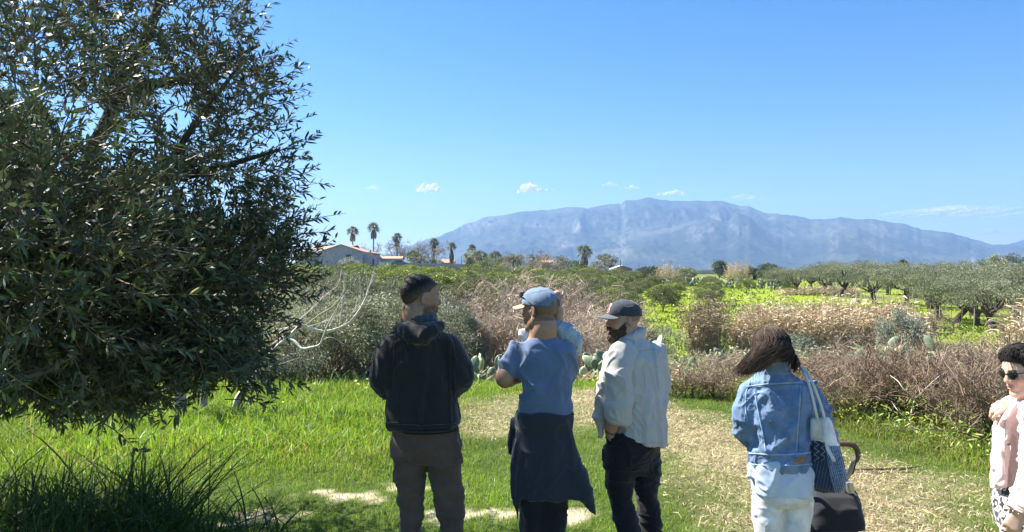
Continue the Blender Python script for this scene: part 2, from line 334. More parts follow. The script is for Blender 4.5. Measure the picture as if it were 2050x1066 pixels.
cloud(1101, 380, 16, 7, 2, .006, 'tiny white cloud scrap just right of a small puffy cloud', seed=3)
cloud(1222, 371, 34, 10, 3, .0022, 'thin faint cloud wisp above the left shoulder of the summit', seed=4)
cloud(1266, 377, 28, 10, 3, .004, 'small pale cloud between the faint wisp and the summit', seed=5)
cloud(1345, 390, 60, 10, 4, .0036, 'long flat white cloud just above the mountain summit', seed=6)
cloud(748, 378, 32, 9, 3, .0022, 'faint cloud wisp left of all the other clouds', seed=7)
cloud(1920, 428, 300, 22, 7, .0024, 'wide thin grey cloud band over the right end of the ridge', seed=8)
cloud(1985, 468, 44, 9, 3, .0022, 'low small cloud touching the right end of the ridge', seed=9)
cloud(1500, 398, 90, 12, 4, .0016, 'very faint flat cloud right of the summit', seed=10)
# ------------------------------------------------------------------ air
def haze():
    m = bpy.data.materials.new('air'); m.use_nodes = True; n = m.node_tree.nodes; l = m.node_tree.links; n.clear()
    out = n.new('ShaderNodeOutputMaterial'); v = n.new('ShaderNodeVolumePrincipled')
    v.inputs['Color'].default_value = (.33, .56, .95, 1); v.inputs['Density'].default_value = 1.4e-4; v.inputs['Anisotropy'].default_value = .2
    l.new(v.outputs[0], out.inputs['Volume'])
    mb = MB(); boxm(mb, (-9300, -300, -4.7), (9300, 9400, 705)); o = mb.put('haze', m); o['kind'] = 'stuff'
haze()
# ------------------------------------------------------------------ plants: materials
M_GRASS = mat('grass_blade', rough=.45, trans=.45, spec=.3, tcol=(1.15, 1.2, .55))
M_STRAW = mat('dry_straw', base=(1.02, 1.0, .97), rough=.7, trans=.2, spec=.2)
M_OLEAF = mat('grey_green_leaf', base=(1.9, 1.85, 1.62), rough=.5, trans=.14, spec=.28, back=(1.5, 1.48, 1.55))
M_LEAF = mat('soft_leaf', base=(1.95, 1.9, 1.8), rough=.5, trans=.28, spec=.35)
M_CITRUS = mat('citrus_leaf', base=(2.3, 2.25, 1.9), rough=.4, trans=.15, spec=.4, tcol=(1.2, 1.15, .6))
M_BARK = mat('grey_bark', rough=.9, var=.35, vscale=30, bump=.6, bscale=60, spec=.15)
M_TWIG = mat('bare_twig', base=(1.15, 1.08, 1.0), rough=.85, spec=.2)
M_PAD = mat('cactus_pad', rough=.55, var=.16, vscale=14, bump=.25, bscale=45, spec=.35)
# ------------------------------------------------------------------ grass
def blades(mb, x, y, h, w, lean, col, r, z=None, segs=1):
    n = len(x); z = zt(x, y) if z is None else z; a = r.uniform(0, 2 * np.pi, n); d = np.stack([np.cos(a), np.sin(a), np.zeros(n)], 1)
    f = r.uniform(0, 2 * np.pi, n); s = np.stack([np.cos(f), np.sin(f), np.zeros(n)], 1) * (w / 2)[:, None]
    b = np.stack([x, y, z - .01], 1); up = np.array([0, 0, 1.0]); le = lean[:, None] * h[:, None]
    rows = []
    for t in np.linspace(0, 1, segs + 2)[:-1]:
        p = b + up * (h * (t * (1 - .25 * np.minimum(lean, 1.4) * t)))[:, None] + d * le * t * t; k = 1 - .55 * t * t
        rows += [p - s * k, p + s * k]
    rows.append(b + up * (h * (1 - .28 * np.minimum(lean, 1.6)))[:, None] + d * le)
    v = np.stack(rows, 1); m = v.shape[1]; o = (np.arange(n) * m)[:, None]
    q = np.concatenate([o + np.array([[2 * i, 2 * i + 1, 2 * i + 3, 2 * i + 2]]) for i in range(segs)])
    mb.add(v.reshape(-1, 3), q=q, t=o + np.array([[m - 3, m - 2, m - 1]]), col=np.repeat(col, m, 0))
def field_points(r, dens, y0, y1, half=.82, k=1.3):
    """points over the visible wedge of the field, thinning with distance"""
    out = []; ys = np.linspace(y0, y1, 40)
    for a, b in zip(ys[:-1], ys[1:]):
        wx = half * b + .3; n = int(dens * (5 / max(a, 3.2)) ** k * (b - a) * 2 * wx)
        out.append(np.stack([r.uniform(-wx, wx, n), r.uniform(a, b, n)], 1))
    return np.concatenate(out).T
def lawn():
    r = np.random.default_rng(11); x, y = field_points(r, 3300, 3.4, 14.5)
    dry, bare = zones(x, y); k = (r.uniform(0, 1, len(x)) > dry * .76) & (r.uniform(0, 1, len(x)) > bare * .85); x, y, dry = x[k], y[k], dry[k]
    tall = np.clip((-.1 - x - .06 * (y - 7)) / 1.2, 0, 1) * np.clip((y - 6.2) / 1.5, 0, 1); tall = np.maximum(tall, 1.6 * np.clip((x - 4.0 + .28 * (y - 7)) / .8, 0, 1))
    clump = n2(x, y, 1.7, 41, 3); c2 = n2(x, y, .5, 42, 2); tall = np.clip(tall + .12 * c2, 0, 1) * (1 + .6 * clump)
    tall = np.maximum(tall, np.clip((y - 10.9) / 1, 0, 1) * (.7 + .4 * clump))
    h = (.044 + .085 * np.clip(tall, 0, 1.5)) * np.exp(.3 * r.normal(size=len(x))); h *= (1 - .45 * dry)
    w = (.0045 + .0042 * np.clip(tall, 0, 1.2)) * np.sqrt(np.maximum(y, 4) / 5) * r.uniform(.7, 1.3, len(x)); lean = np.abs(.5 + .35 * r.normal(size=len(x)))
    col = vary((.205, .30, .045), len(x), .2, r, .08); pale = np.clip(n2(x, y, 2.3, 44, 3) * 1.5 - .25, 0, 1)
    bk = x > 3.8 - .28 * (y - 7); col[bk] = col[bk] * [1.15, 1.0, 1.3]; dk = r.uniform(0, 1, len(x)) < (.12 * bk + .10 + .5 * pale + .3 * dry); col[dk] = vary((.34, .33, .15), dk.sum(), .15, r)
    col *= (1 + .3 * c2)[:, None]
    mb = MB(); blades(mb, x, y, h, w, lean, col, r); o = mb.put('grass', M_GRASS); o['kind'] = 'stuff'; tag(o, 'bright green meadow grass, short on the track and longer to the left', 'grass', kind='stuff')
    # mown straw
    x, y = field_points(r, 3200, 3.6, 13.0); dry, bare = zones(x, y); k = r.uniform(0, 1, len(x)) < dry * .95 - .05; x, y = x[k], y[k]; n = len(x)
    L = r.uniform(.018, .075, n) * (1 + .8 * (r.uniform(size=n) < .1)); a = r.uniform(0, 2 * np.pi, n); d = np.stack([np.cos(a), np.sin(a), r.normal(size=n) * .22], 1); w = .0022 * np.sqrt(y / 5) * r.uniform(.6, 1.5, n)
    b = np.stack([x, y, zt(x, y) + np.abs(r.normal(size=n)) * .018], 1); s = np.stack([-np.sin(a), np.cos(a), r.normal(size=n) * .4], 1) * w[:, None]
    mid = b + d * (L * .5)[:, None] + np.array([0, 0, .012]) + s * 4 * r.normal(size=(n, 1)); e = b + d * L[:, None]; e[:, 2] = np.maximum(e[:, 2], zt(e[:, 0], e[:, 1]) + .003)
    v = np.stack([b - s, b + s, mid - s, mid + s, e - s * .6, e + s * .6], 1); o_ = (np.arange(n) * 6)[:, None]
    dark = n2(x, y, 1.3, 47, 3); col = vary((.47, .395, .25), n, .25, r, .06) * (1 - .4 * np.clip(dark, 0, 1))[:, None]; br = r.uniform(0, 1, n) < .15; col[br] = vary((.19, .13, .08), br.sum(), .25, r)
    mb = MB(); mb.add(v.reshape(-1, 3), q=np.concatenate([o_ + np.array([[0, 1, 3, 2]]), o_ + np.array([[2, 3, 5, 4]])]), col=np.repeat(col, 6, 0))
    o = mb.put('straw', M_STRAW); tag(o, 'mown dry straw lying along the track', 'straw', kind='stuff')
lawn()
def tall_clump():
    r = np.random.default_rng(12); n = 5200; mb = MB()
    x = r.uniform(-3.6, -1.25, n); y = r.uniform(3.3, 5.1, n); lim = -1.55 - .35 * (y - 4) ** 2; k = (x < lim + .28 * n2(x, y, 2.2, 51, 2)); x, y = x[k], y[k]; n = len(x)
    edge = np.clip((lim[k] - x) / .5, .25, 1); h = edge * r.uniform(.32, .78, n) * (1 + .3 * n2(x, y, 1.6, 52, 2)); px = x / y * F + 1025
    h *= np.interp(px, [-300, 0, 120, 190, 250, 420, 480], [.9, .9, .95, .75, .95, 1.0, .8])
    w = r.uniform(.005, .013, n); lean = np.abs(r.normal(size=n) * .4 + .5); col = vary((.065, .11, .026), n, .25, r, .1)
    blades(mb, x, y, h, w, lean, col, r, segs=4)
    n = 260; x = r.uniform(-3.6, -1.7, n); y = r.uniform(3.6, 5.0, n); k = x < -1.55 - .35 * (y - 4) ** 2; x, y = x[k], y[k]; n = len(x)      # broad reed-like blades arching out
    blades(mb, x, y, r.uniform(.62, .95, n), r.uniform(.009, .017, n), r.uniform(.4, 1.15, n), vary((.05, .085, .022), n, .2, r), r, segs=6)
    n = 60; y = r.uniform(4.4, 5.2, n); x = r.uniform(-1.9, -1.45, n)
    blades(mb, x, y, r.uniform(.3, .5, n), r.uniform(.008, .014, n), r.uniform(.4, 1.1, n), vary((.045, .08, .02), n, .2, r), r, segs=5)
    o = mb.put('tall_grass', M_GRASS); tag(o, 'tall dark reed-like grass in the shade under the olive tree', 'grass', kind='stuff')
tall_clump()
def flowers():
    r = np.random.default_rng(13); mb = MB()
    def patch(n, x0, x1, y0, y1, h, s, col):
        x = r.uniform(x0, x1, n); y = r.uniform(y0, y1, n); k = n2(x, y, .9, 61, 2) > -.1; x, y = x[k], y[k]; n = len(x); z = zt(x, y) + h * r.uniform(.5, 1.2, n); p = np.stack([x, y, z], 1)
        leaves(mb, np.repeat(p, 4, 0), ru(n * 4, r) * [1, 1, .5] + [0, 0, .4], s, s * .8, np.repeat(vary(col, n, .1, r), 4, 0), r=r, six=False)
    patch(150, .6, 1.9, 11.6, 13.2, .2, .03, (.62, .58, .05)); patch(70, 2.2, 4.5, 10.6, 11.8, .22, .02, (.55, .5, .05)); patch(25, 3.5, 6, 7.4, 9, .3, .018, (.5, .5, .08)); patch(60, -3, -.5, 9, 12, .3, .03, (.6, .58, .2))
    tag(mb.put('wildflowers', M_LEAF), 'tiny yellow wildflowers along the edge of the grass', 'flowers', kind='stuff')
    mb = MB(); x, y = [], []
    for y0, y1, n in ((40, 62, 9000), (62, 90, 9000), (90, 190, 9000)):
        y.append(r.uniform(y0, y1, n)); x.append(r.uniform(-.1, .72, n) * y[-1])
    x = np.concatenate(x); y = np.concatenate(y); px = x / y * F + 1025; k = (px > 1020) & ((px < 1650) | (n2(x, y, .08, 62, 2) > .05)); x, y = x[k], y[k]; n = len(x); g = n2(x, y, .12, 63, 3) + .7 * n2(x, y, .6, 64, 2)
    col = np.where((g > .0)[:, None], vary((.31, .37, .035), n, .18, r), vary((.12, .17, .03), n, .2, r)); p = np.stack([x, y, zt(x, y)], 1); sz = .11 + .0018 * y
    leaves(mb, p, ru(n, r) * [.7, .7, .2] + [0, 0, .7], sz * r.uniform(.7, 1.6, n), sz * .8, col, r=r, six=False)
    tag(mb.put('flowering_ground_cover', M_GRASS), 'yellow-green flowering ground cover between the orchard rows', 'ground cover', kind='stuff')
flowers()
# ------------------------------------------------------------------ generic shrubs and trees
def clump_crown(r, ctr, rad, n_cl, n_leaf, L, Wd, cols, mb, cl_r=.34, shell=.55, lower=-.5, mdir=.6, six=False, drop=.12):
    """leaves in clumps spread through an ellipsoid; clumps keep their own tint, gaps stay open between them"""
    d = ru(n_cl * 3, r); d = d[d[:, 2] > lower][:n_cl]; c = ctr + d * rad * (r.uniform(shell, 1, (len(d), 1)) ** .6) * .86
    m = n_leaf // len(c); k = np.repeat(np.arange(len(c)), m); o = ru(len(k), r) * (r.uniform(0, 1, (len(k), 1)) ** .45); sc_ = cl_r * rad * r.uniform(.6, 1.25, (len(c), 1))
    p = c[k] + o * sc_[k] * [1, 1, .8]; cols = np.asarray(cols, float); base = cols[r.integers(0, len(cols), len(c))] * (1 + .18 * r.normal(size=(len(c), 1)))
    col = np.clip(base[k] * (1 + .2 * r.normal(size=(len(k), 1))), .004, 1)
    leaves(mb, p, nrm(o * mdir + ru(len(k), r) * .6 + d[k] * .35), L * r.uniform(.6, 1.3, len(k)), Wd * r.uniform(.7, 1.2, len(k)), col, r=r, six=six, droop=drop); return c
def limbs_to(mb, r, base, tops, r0, r1, col, S=6, k=5, fork=None, sag=.1):
    n = len(tops); t = np.linspace(0, 1, S)[None, :, None]; b = np.asarray(base, float) if fork is None else np.asarray(fork, float); A = np.tile(b, (n, 1))[:, None]; B = np.asarray(tops)[:, None]
    Lp = A + (B - A) * t; Lp = Lp + r.normal(size=Lp.shape) * .05 * np.linalg.norm(B - A, axis=2, keepdims=True) * np.sin(np.pi * t); Lp[..., 2] += (np.linalg.norm((B - A)[..., :2], axis=2, keepdims=True) * -sag * np.sin(np.pi * t))[..., 0]
    v, q = tubes(Lp, r0 + (r1 - r0) * np.tile(t[..., 0], (n, 1)), k); mb.add(v, q, col=vary(col, len(v), .12, r)); return Lp
def tree_meshes(seed, h, rx, rz_, trunk_h, trunk_r, cols, n_cl, n_leaf, L, Wd, bark=(.16, .13, .10), lm=None, lean=.12, nlimb=6, ry=None, lower=-.45, cl_r=.34, shell=.55):
    r = np.random.default_rng(seed); tm = MB(); cm = MB(); cz = h - rz_; ctr = np.array([0, 0, cz]); rad_ = np.array([rx, ry or rx, rz_])
    c = clump_crown(r, ctr, rad_, n_cl, n_leaf, L, Wd, cols, cm, cl_r, shell, lower)
    fork = np.array([lean * r.normal(), lean * r.normal(), trunk_h])
    tube1(tm, [(0, 0, -.25), (fork[0] * .3 + .05 * r.normal(), fork[1] * .3, trunk_h * .45), fork], [trunk_r * 1.35, trunk_r, trunk_r * .8], 7, bark, n=7)
    sel = c[r.permutation(len(c))[:nlimb]]; limbs_to(tm, r, fork, ctr + (sel - ctr) * .8, trunk_r * .6, trunk_r * .16, bark, fork=fork - [0, 0, .06])
    return tm.mesh('trunk', M_BARK, smooth=True), cm.mesh('crown', lm or M_LEAF)
def make_tree(name, meshes, loc, label, cat, group, rz=0, s=(1, 1, 1)):
    t = thing(name, loc, label, cat, group, rz); t.scale = s; part('trunk', meshes[0], t); part('crown', meshes[1], t); return t
# ------------------------------------------------------------------ big olive tree on the left
def near_tree():
    r = np.random.default_rng(21); base = np.array([-4.5, 5.6, 0.0])
    t = thing('olive_tree', base, 'big dark leafy olive tree overhanging the men, filling the left of the photo', 'tree')
    tm = MB(); bc = (.085, .065, .05)
    main = [base, base + [.25, 0, 1.0], P(40, 540, 5.5), P(130, 400, 5.5), P(210, 255, 5.5), P(235, 190, 5.6), P(300, 60, 5.6), P(325, -30, 5.7), P(330, -110, 5.8)]
    tube1(tm, main, [.14, .12, .09, .06, .052, .045, .036, .03, .012], 9, bc, n=40)
    stems = [[base + [.15, -.1, .6], (-3.5, 4.9, 1.2), (-2.9, 4.5, 1.6), (-2.2, 4.4, 2.0)], [base + [.1, 0, .5], (-3.0, 5.2, 1.5), (-2.3, 4.9, 2.5), (-1.8, 4.9, 3.2)], [P(235, 190, 5.6), P(300, 170, 5.5), P(400, 150, 5.3), P(520, 90, 5.2)], [P(130, 400, 5.5), P(260, 380, 5.2), P(420, 340, 5.0), P(560, 300, 4.9)], [base + [0, 0, .6], (-4.4, 5.9, 1.8), (-4.9, 6.1, 3.2), (-5.0, 6.2, 4.4)], [(-3.3, 5.5, 2.2), (-3.4, 4.6, 2.6), (-3.2, 3.8, 2.6), (-2.6, 3.3, 2.1)], [base + [.1, -.1, .6], (-3.4, 4.7, 1.2), (-2.7, 4.1, 1.3), (-2.4, 3.7, 1.2)], [P(60, 520, 5.5), (-2.9, 5.1, 1.9), (-2.2, 4.9, 1.75), (-1.75, 4.8, 1.5)]]
    for s in stems: tube1(tm, s, [.06, .042, .026, .01], 7, bc, n=18)
    part_o = tm.put('trunk', M_BARK, t, smooth=True)
    # twigs through a set of crown lobes: centre, radii, twig count
    lobes = [((-3.1, 5.3, 2.75), (1.35, 1.35, 1.55), 930), ((-1.98, 5.0, 2.62), (.60, .8, .85), 480), ((-1.92, 4.9, 1.72), (.55, .75, .62), 620), ((-2.55, 4.1, 1.62), (1.1, .8, .52), 1250), ((-2.85, 5.5, 3.75), (.9, 1.0, .65), 420), ((-4.7, 5.8, 2.7), (1.3, 1.3, 1.6), 480), ((-2.0, 3.1, 1.95), (.5, .45, .6), 230), ((-2.45, 3.7, 2.55), (.8, .7, .75), 400), ((-2.55, 4.6, 2.1), (1.0, .8, .6), 700), ((-3.1, 5.0, 1.5), (1.1, .9, .5), 500), ((-2.2, 5.2, 3.45), (.55, .7, .55), 200)]
    B, D, S = [], [], []
    for c, rr, n in lobes:
        d = ru(n, r); u = r.uniform(0, 1, (n, 1)) ** .42; p = np.array(c) + d * np.array(rr) * u * .93
        dd = nrm(d * [1, 1, .6] + ru(n, r) * .75 + np.array([0, 0, .28])); B.append(p); D.append(dd); S.append(u[:, 0])
    B = np.concatenate(B); D = np.concatenate(D); n = len(B)
    low = B[:, 2] < 1.55; D[low] = nrm(D[low] + [0, 0, -.55])
    n_ = 520; e = r.uniform(0, 1, n_)       # hanging fringe and shoots along the right edge
    ex = np.stack([r.uniform(-2.9, -1.45, n_), r.uniform(3.7, 5.0, n_), r.uniform(1.15, 1.45, n_)], 1); kk = (ex[:, 0] / ex[:, 1] * F + 1025) < 600; ex = ex[kk]
    B = np.concatenate([B, ex]); D = np.concatenate([D, nrm(ru(len(ex), r) * .7 + [.2, 0, -.6])])
    sp = [((560, 440), (690, 460), 4.7), ((600, 470), (662, 452), 4.7), ((590, 300), (640, 268), 4.9), ((540, 190), (622, 182), 5.0), ((560, 160), (612, 120), 5.0), ((480, 90), (560, 62), 5.1), ((590, 350), (637, 345), 4.9), ((560, 760), (620, 770), 4.7), ((590, 560), (655, 540), 4.8), ((470, 50), (496, 15), 5.1), ((600, 500), (655, 480), 4.7), ((600, 480), (640, 520), 4.7), ((210, 850), (300, 900), 3.9), ((450, 800), (560, 815), 4.5), ((330, 800), (390, 830), 4.2)]
    spb = np.array([P(*a, d) for a, b, d in sp]); spd = np.array([P(*b, d) for a, b, d in sp]) - spb
    tl = np.concatenate([r.uniform(.22, .46, len(B)), np.linalg.norm(spd, axis=1)]); B = np.concatenate([B, spb]); D = np.concatenate([D, nrm(spd)]); n = len(B)
    px = B[:, 0] / B[:, 1] * F + 1025; pz = 545 - (B[:, 2] - H) / B[:, 1] * F
    lim = np.interp(pz, [-300, 0, 60, 100, 180, 240, 300, 350, 400, 470, 540, 600, 680, 760, 800, 840], [560, 470, 500, 525, 565, 555, 580, 580, 555, 590, 600, 560, 510, 500, 500, 470]); keep = (px + 20 < lim); keep[-len(sp):] = True
    # windows of sky left open in the upper crown
    win = (vn(np.stack([px / 55, pz / 48, np.zeros(n)], 1), 77) > .13) & (pz < 450) & (px > 60); keep &= ~win | (np.arange(n) >= n - len(sp)); tip = B + D * tl[:, None]; tx = tip[:, 0] / tip[:, 1] * F + 1025; tz = 545 - (tip[:, 2] - H) / tip[:, 1] * F; bot = np.interp(tx, [0, 100, 200, 260, 320, 350, 480, 520, 560, 620], [850, 855, 880, 870, 835, 800, 790, 815, 815, 780]); keep &= (np.maximum(tz, pz) < bot) | (np.arange(n) >= n - len(sp))
    B, D, tl = B[keep], D[keep], tl[keep]; n = len(B)
    Lp = poly(B, D, tl, 5, .13, .03, r); wm = MB(); v, q = tubes(Lp, np.linspace(.0042, .0014, 5)[None] * np.ones((n, 1)), 3); wm.add(v, q, col=np.repeat(vary((.13, .11, .07), n, .25, r), 15, 0)); wm.put('twigs', M_TWIG, t)
    m = 18; p, T, k, tt = along(Lp, m, .05, 1.0, r); nn = len(p)
    dd = nrm(T * .75 + nrm(np.cross(T, ru(nn, r))) * .75 + np.array([0, 0, .12])); cv = vn(B * 1.6, 5)[k]; young = tt > .85
    col = vary((.042, .05, .027), nn, .22, r, .08) * (1 + .25 * cv)[:, None]; col[young] *= [1.35, 1.45, 1.2]
    yl = r.uniform(0, 1, nn) < .012; col[yl] = vary((.085, .10, .025), yl.sum(), .2, r)
    cm = MB(); leaves(cm, p, dd, r.uniform(.040, .084, nn) * (1 - .25 * young), r.uniform(.010, .018, nn), col, r=r, fold=.12, droop=.12); cm.put('crown', M_OLEAF, t)
near_tree()
# ------------------------------------------------------------------ pale bare fig tree behind it
def fig_tree():
    r = np.random.default_rng(31); D = 9.4; base = P(466, 838, D); base[2] = zt(base[0], base[1]) - .05
    t = thing('fig_tree', base, 'bare fig tree with smooth pale forked branches reaching right from behind the olive leaves', 'tree'); mb = MB(); c = (.56, .50, .43)
    def br(pts, r0, r1, dz=0.0, n=None):
        pts = [P(x, y, D + dz * i / max(len(pts) - 1, 1) + (o[0] if o else 0)) for i, (x, y, *o) in enumerate(pts)]
        tube1(mb, pts, np.linspace(r0, r1, len(pts)) * .85, 7, vary(c, 1, .06, r)[0], n=n or len(pts) * 5); return pts
    br([(466, 842), (476, 800), (492, 778), (520, 742), (545, 706), (578, 676), (592, 662)], .055, .034)
    br([(592, 662), (602, 652), (625, 660), (655, 664), (690, 652), (712, 632), (730, 602), (738, 578), (748, 550)], .034, .008, .5)
    br([(578, 676), (590, 684), (604, 698), (622, 696), (640, 690), (648, 672), (656, 652), (672, 622), (690, 590)], .026, .005, -.5)
    br([(545, 690), (585, 664), (640, 648), (680, 628), (712, 620)], .012, .005, .3); br([(560, 668), (600, 640), (632, 612), (650, 592), (676, 572), (684, 540)], .014, .005, .5)
    br([(612, 652), (640, 630), (668, 612), (690, 580), (688, 545)], .013, .005, -.2); br([(680, 652), (686, 600), (690, 545)], .010, .004, .2); br([(722, 612), (722, 580), (718, 545)], .010, .004, -.1)
    br([(600, 652), (560, 660), (520, 672), (490, 668)], .012, .004, .4); br([(655, 664), (640, 640), (634, 615)], .008, .004); br([(690, 588), (704, 584)], .006, .004); br([(636, 694), (640, 704), (628, 702)], .006, .003); br([(580, 640), (578, 622), (586, 610)], .009, .004); br([(520, 742), (560, 730), (600, 716)], .008, .003, .3); br([(648, 680), (664, 676), (690, 690)], .006, .003)
    br([(700, 640), (704, 655), (714, 652)], .005, .003); br([(640, 648), (662, 640), (690, 622)], .008, .004, .2)
    tips = np.array([P(r.uniform(595, 735), r.uniform(560, 665), D + r.uniform(-.2, .6)) for _ in range(0)])
    for (x0, y0, x1, y1, n_) in [(600, 655, 690, 655, 9), (690, 652, 748, 560, 8), (600, 696, 655, 655, 6), (600, 640, 684, 560, 8)]:
        for _ in range(n_):
            t_ = r.uniform(); p0 = P(x0 + (x1 - x0) * t_, y0 + (y1 - y0) * t_, D + .25); d_ = nrm(np.array([r.normal() * .5 + .25, r.normal() * .4, 1.0])); L_ = r.uniform(.12, .42); tube1(mb, [p0, p0 + d_ * L_ * .5 + ru(1, r)[0] * .02, p0 + d_ * L_ + ru(1, r)[0] * .04], [.0055, .004, .002], 5, vary(c, 1, .1, r)[0], n=7)
    mb.put('trunk', mat('pale_bark', rough=.8, var=.2, vscale=20, bump=.4, bscale=50, spec=.2), t, smooth=True)
    for i, (x, y, x2, y2, rr, lb) in enumerate([(362, 836, 340, 640, .07, 'stout pale trunk under the olive leaves, leftmost of three'), (406, 838, 402, 650, .045, 'slim straight pale trunk between two thicker ones under the olive')]):
        d = D + .3 * i - .2; b = P(x, y, d); b[2] = zt(b[0], b[1]) - .05; m2 = MB(); tube1(m2, [b, P((x + x2) / 2 + 6, (y + y2) / 2, d), P(x2, y2, d), P(x2 - 40, y2 - 130, d + .4)], [rr * 1.2, rr, rr * .8, rr * .3], 8, (.36, .31, .26), n=20)
        for s in range(5):
            p0 = P(x2 + r.uniform(-8, 8), y2 + r.uniform(-60, 90), d); tube1(m2, [p0, p0 + ru(1, r)[0] * .5 + [0, 0, .4], p0 + ru(1, r)[0] * .9 + [0, 0, .9]], [rr * .4, rr * .25, .005], 5, (.34, .3, .25), n=9)
        t2 = thing('bare_tree', b, lb, 'tree'); m2.put('trunk', M_BARK, t2, smooth=True)
fig_tree()
# ------------------------------------------------------------------ shrubs behind the meadow
def gz(px, py_unused, d, dz=-.05):
    x = (px - 1025) / F * d; return np.array([x, d, float(zt(x, d)) + dz])
def shrub(px, d, w, h, label, cols, seed, n_cl=34, n_leaf=5200, L=.06, Wd=.016, group=None, bark=(.2, .17, .13), lm=None, cat='shrub', name='shrub', lower=-.75, cl_r=.3, tall=0):
    r = np.random.default_rng(seed); b = gz(px, 0, d); t = thing(name, b, label, cat, group); cm = MB(); sm = MB()
    c = clump_crown(r, np.array([0, 0, h * .52]), np.array([w / 2, w / 2 * .85, h * .5]), n_cl, n_leaf, L, Wd, cols, cm, cl_r, .5, lower)
    c[:, 2] = np.maximum(c[:, 2], .1); limbs_to(sm, r, (0, 0, 0), c, .022, .006, bark, S=5, k=4, fork=(0, 0, -.05), sag=.0)
    n = 140; tips = c[r.integers(0, len(c), n)]; Lp = poly(tips, nrm(tips - [0, 0, h * .2]) + .5 * ru(n, r), r.uniform(.2, .5, n) * h * .45, 4, .15, .06, r); v, q = tubes(Lp, np.linspace(.007, .003, 4)[None] * np.ones((n, 1)), 3); sm.add(v, q, col=bark)
    part('stems', sm.mesh('stems', M_TWIG), t); part('foliage', cm.mesh('foliage', lm or M_LEAF), t); return t
GG = [(.175, .19, .115), (.14, .155, .09), (.22, .23, .16), (.115, .125, .075)]     # grey-green
DG = [(.10, .11, .065), (.135, .145, .10), (.08, .09, .05)]
SH = [(560, 13.6, 2.6, 1.75, 'low grey-green shrub under the fig branches'), (655, 14.2, 2.4, 1.8, 'dense grey-green shrub right of the fig trunk'), (740, 14.8, 2.6, 1.85, 'dense grey-green shrub just left of the dark-jacket man'), (600, 18.0, 3.2, 2.9, 'taller grey-green shrub behind the fig branches'), (690, 18.6, 3.0, 2.95, 'tall dusty grey-green shrub behind the bare fig twigs'), (780, 19.0, 3.2, 2.9, 'tall dusty grey-green shrub left of the dark-haired head'),
      (885, 20.5, 2.2, 2.5, 'rounded silvery shrub right of the dark-haired head'), (905, 17.2, 1.7, 1.9, 'rounded pale grey shrub between the two men, in front of the silvery one'), (850, 15.2, 2.2, 1.8, 'grey-green shrub behind the dark jacket'), (480, 16, 3.4, 2.5, 'grey shrub glimpsed behind the olive leaves'), (330, 17, 3.6, 2.6, 'grey shrub showing left behind the olive trunks'), (1330, 31, 2.0, 2.3, 'grey-green olive bush right of the black-cap man'), (1288, 27, 1.3, 2.2, 'pale twiggy bush touching the black-cap man\'s shoulder'), (1803, 24, 1.7, 2.35, 'rounded blue-grey bush in front of the dry reeds'), (1590, 22, 1.6, 1.5, 'small pale sage bush behind the brown-haired woman')]
for i, (px, d, w, h, lb) in enumerate(SH):
    cols = [(.15, .17, .13), (.19, .21, .165), (.12, .14, .10)] if i in (6, 7, 13, 14) else (DG if i in (3, 5, 8) else GG)
    shrub(px, d, w, h, lb, cols, 200 + i, n_cl=46, n_leaf=(12000 if i == 13 else 7600) if d < 25 else 4500, L=.06 + .0012 * d, Wd=.017 + .0005 * d)
# bare twiggy thickets
def bare_mesh(seed, w, h, col, n0=12, n1=8, n2_=6, n3=3, r0=.016, dead=0, up=.12, pale=.22, sq=.45, green=0):
    r = np.random.default_rng(seed); mb = MB(); st = np.stack([r.normal(size=n0) * w * .07, r.normal(size=n0) * w * .07, np.full(n0, -.08)], 1)
    a = r.uniform(0, 2 * np.pi, n0); sp = r.uniform(.1, 1.0, n0); di = np.stack([np.cos(a) * sp * w / h * .75, np.sin(a) * sp * w / h * .75, np.ones(n0)], 1)
    L0 = poly(st, di, h * r.uniform(.6, 1, n0), 7, .13, .02, r); lev = [(L0, r0)]
    for n, ln, rr in ((n1, .48, .5), (n2_, .24, .3), (n3, .12, .2)):
        p, T, k, t = along(lev[-1][0], n, .18, 1, r); dd = nrm(T + .85 * ru(len(p), r) + [0, 0, up]); lev.append((poly(p, dd, ln * h * r.uniform(.45, 1.1, len(p)), 4, .2, .0, r), r0 * rr))
    for i, (Lp, rr) in enumerate(lev):
        mm = np.sqrt((Lp[..., 0] / (w * .5)) ** 2 + (Lp[..., 1] / (w * .5)) ** 2 + (Lp[..., 2] / h) ** 2)[..., None]; Lp = Lp * np.where(mm > .85, (.85 + (mm - .85) * sq) / np.maximum(mm, .01), 1)
        S = Lp.shape[1]; v, q = tubes(Lp, np.linspace(rr, rr * .45, S)[None] * r.uniform(.7, 1.2, (len(Lp), 1)), 4 if i == 0 else 3); mb.add(v, q, col=np.repeat(np.where((r.uniform(size=len(Lp)) < pale)[:, None], vary(np.asarray(col) * 1.7, len(Lp), .15, r, .05), vary(np.asarray(col) * .85, len(Lp), .3, r, .05)), S * (4 if i == 0 else 3), 0))
    if dead:
        p = lev[2][0][:, 1:].reshape(-1, 3); p = p[r.integers(0, len(p), dead)]; leaves(mb, p, ru(dead, r), r.uniform(.02, .05, dead), .018, vary((.26, .19, .12), dead, .3, r), r=r, six=False)
    if green:
        p = np.concatenate([a[0].reshape(-1, 3) for a in lev[1:3]]); p = p[p[:, 2] < h * .55]; p = p[r.integers(0, len(p), green)]; leaves(mb, p, ru(green, r) + [0, 0, .4], r.uniform(.05, .12, green), .025, vary((.17, .22, .05), green, .25, r), r=r)
    return mb.mesh('twigs', M_TWIG)
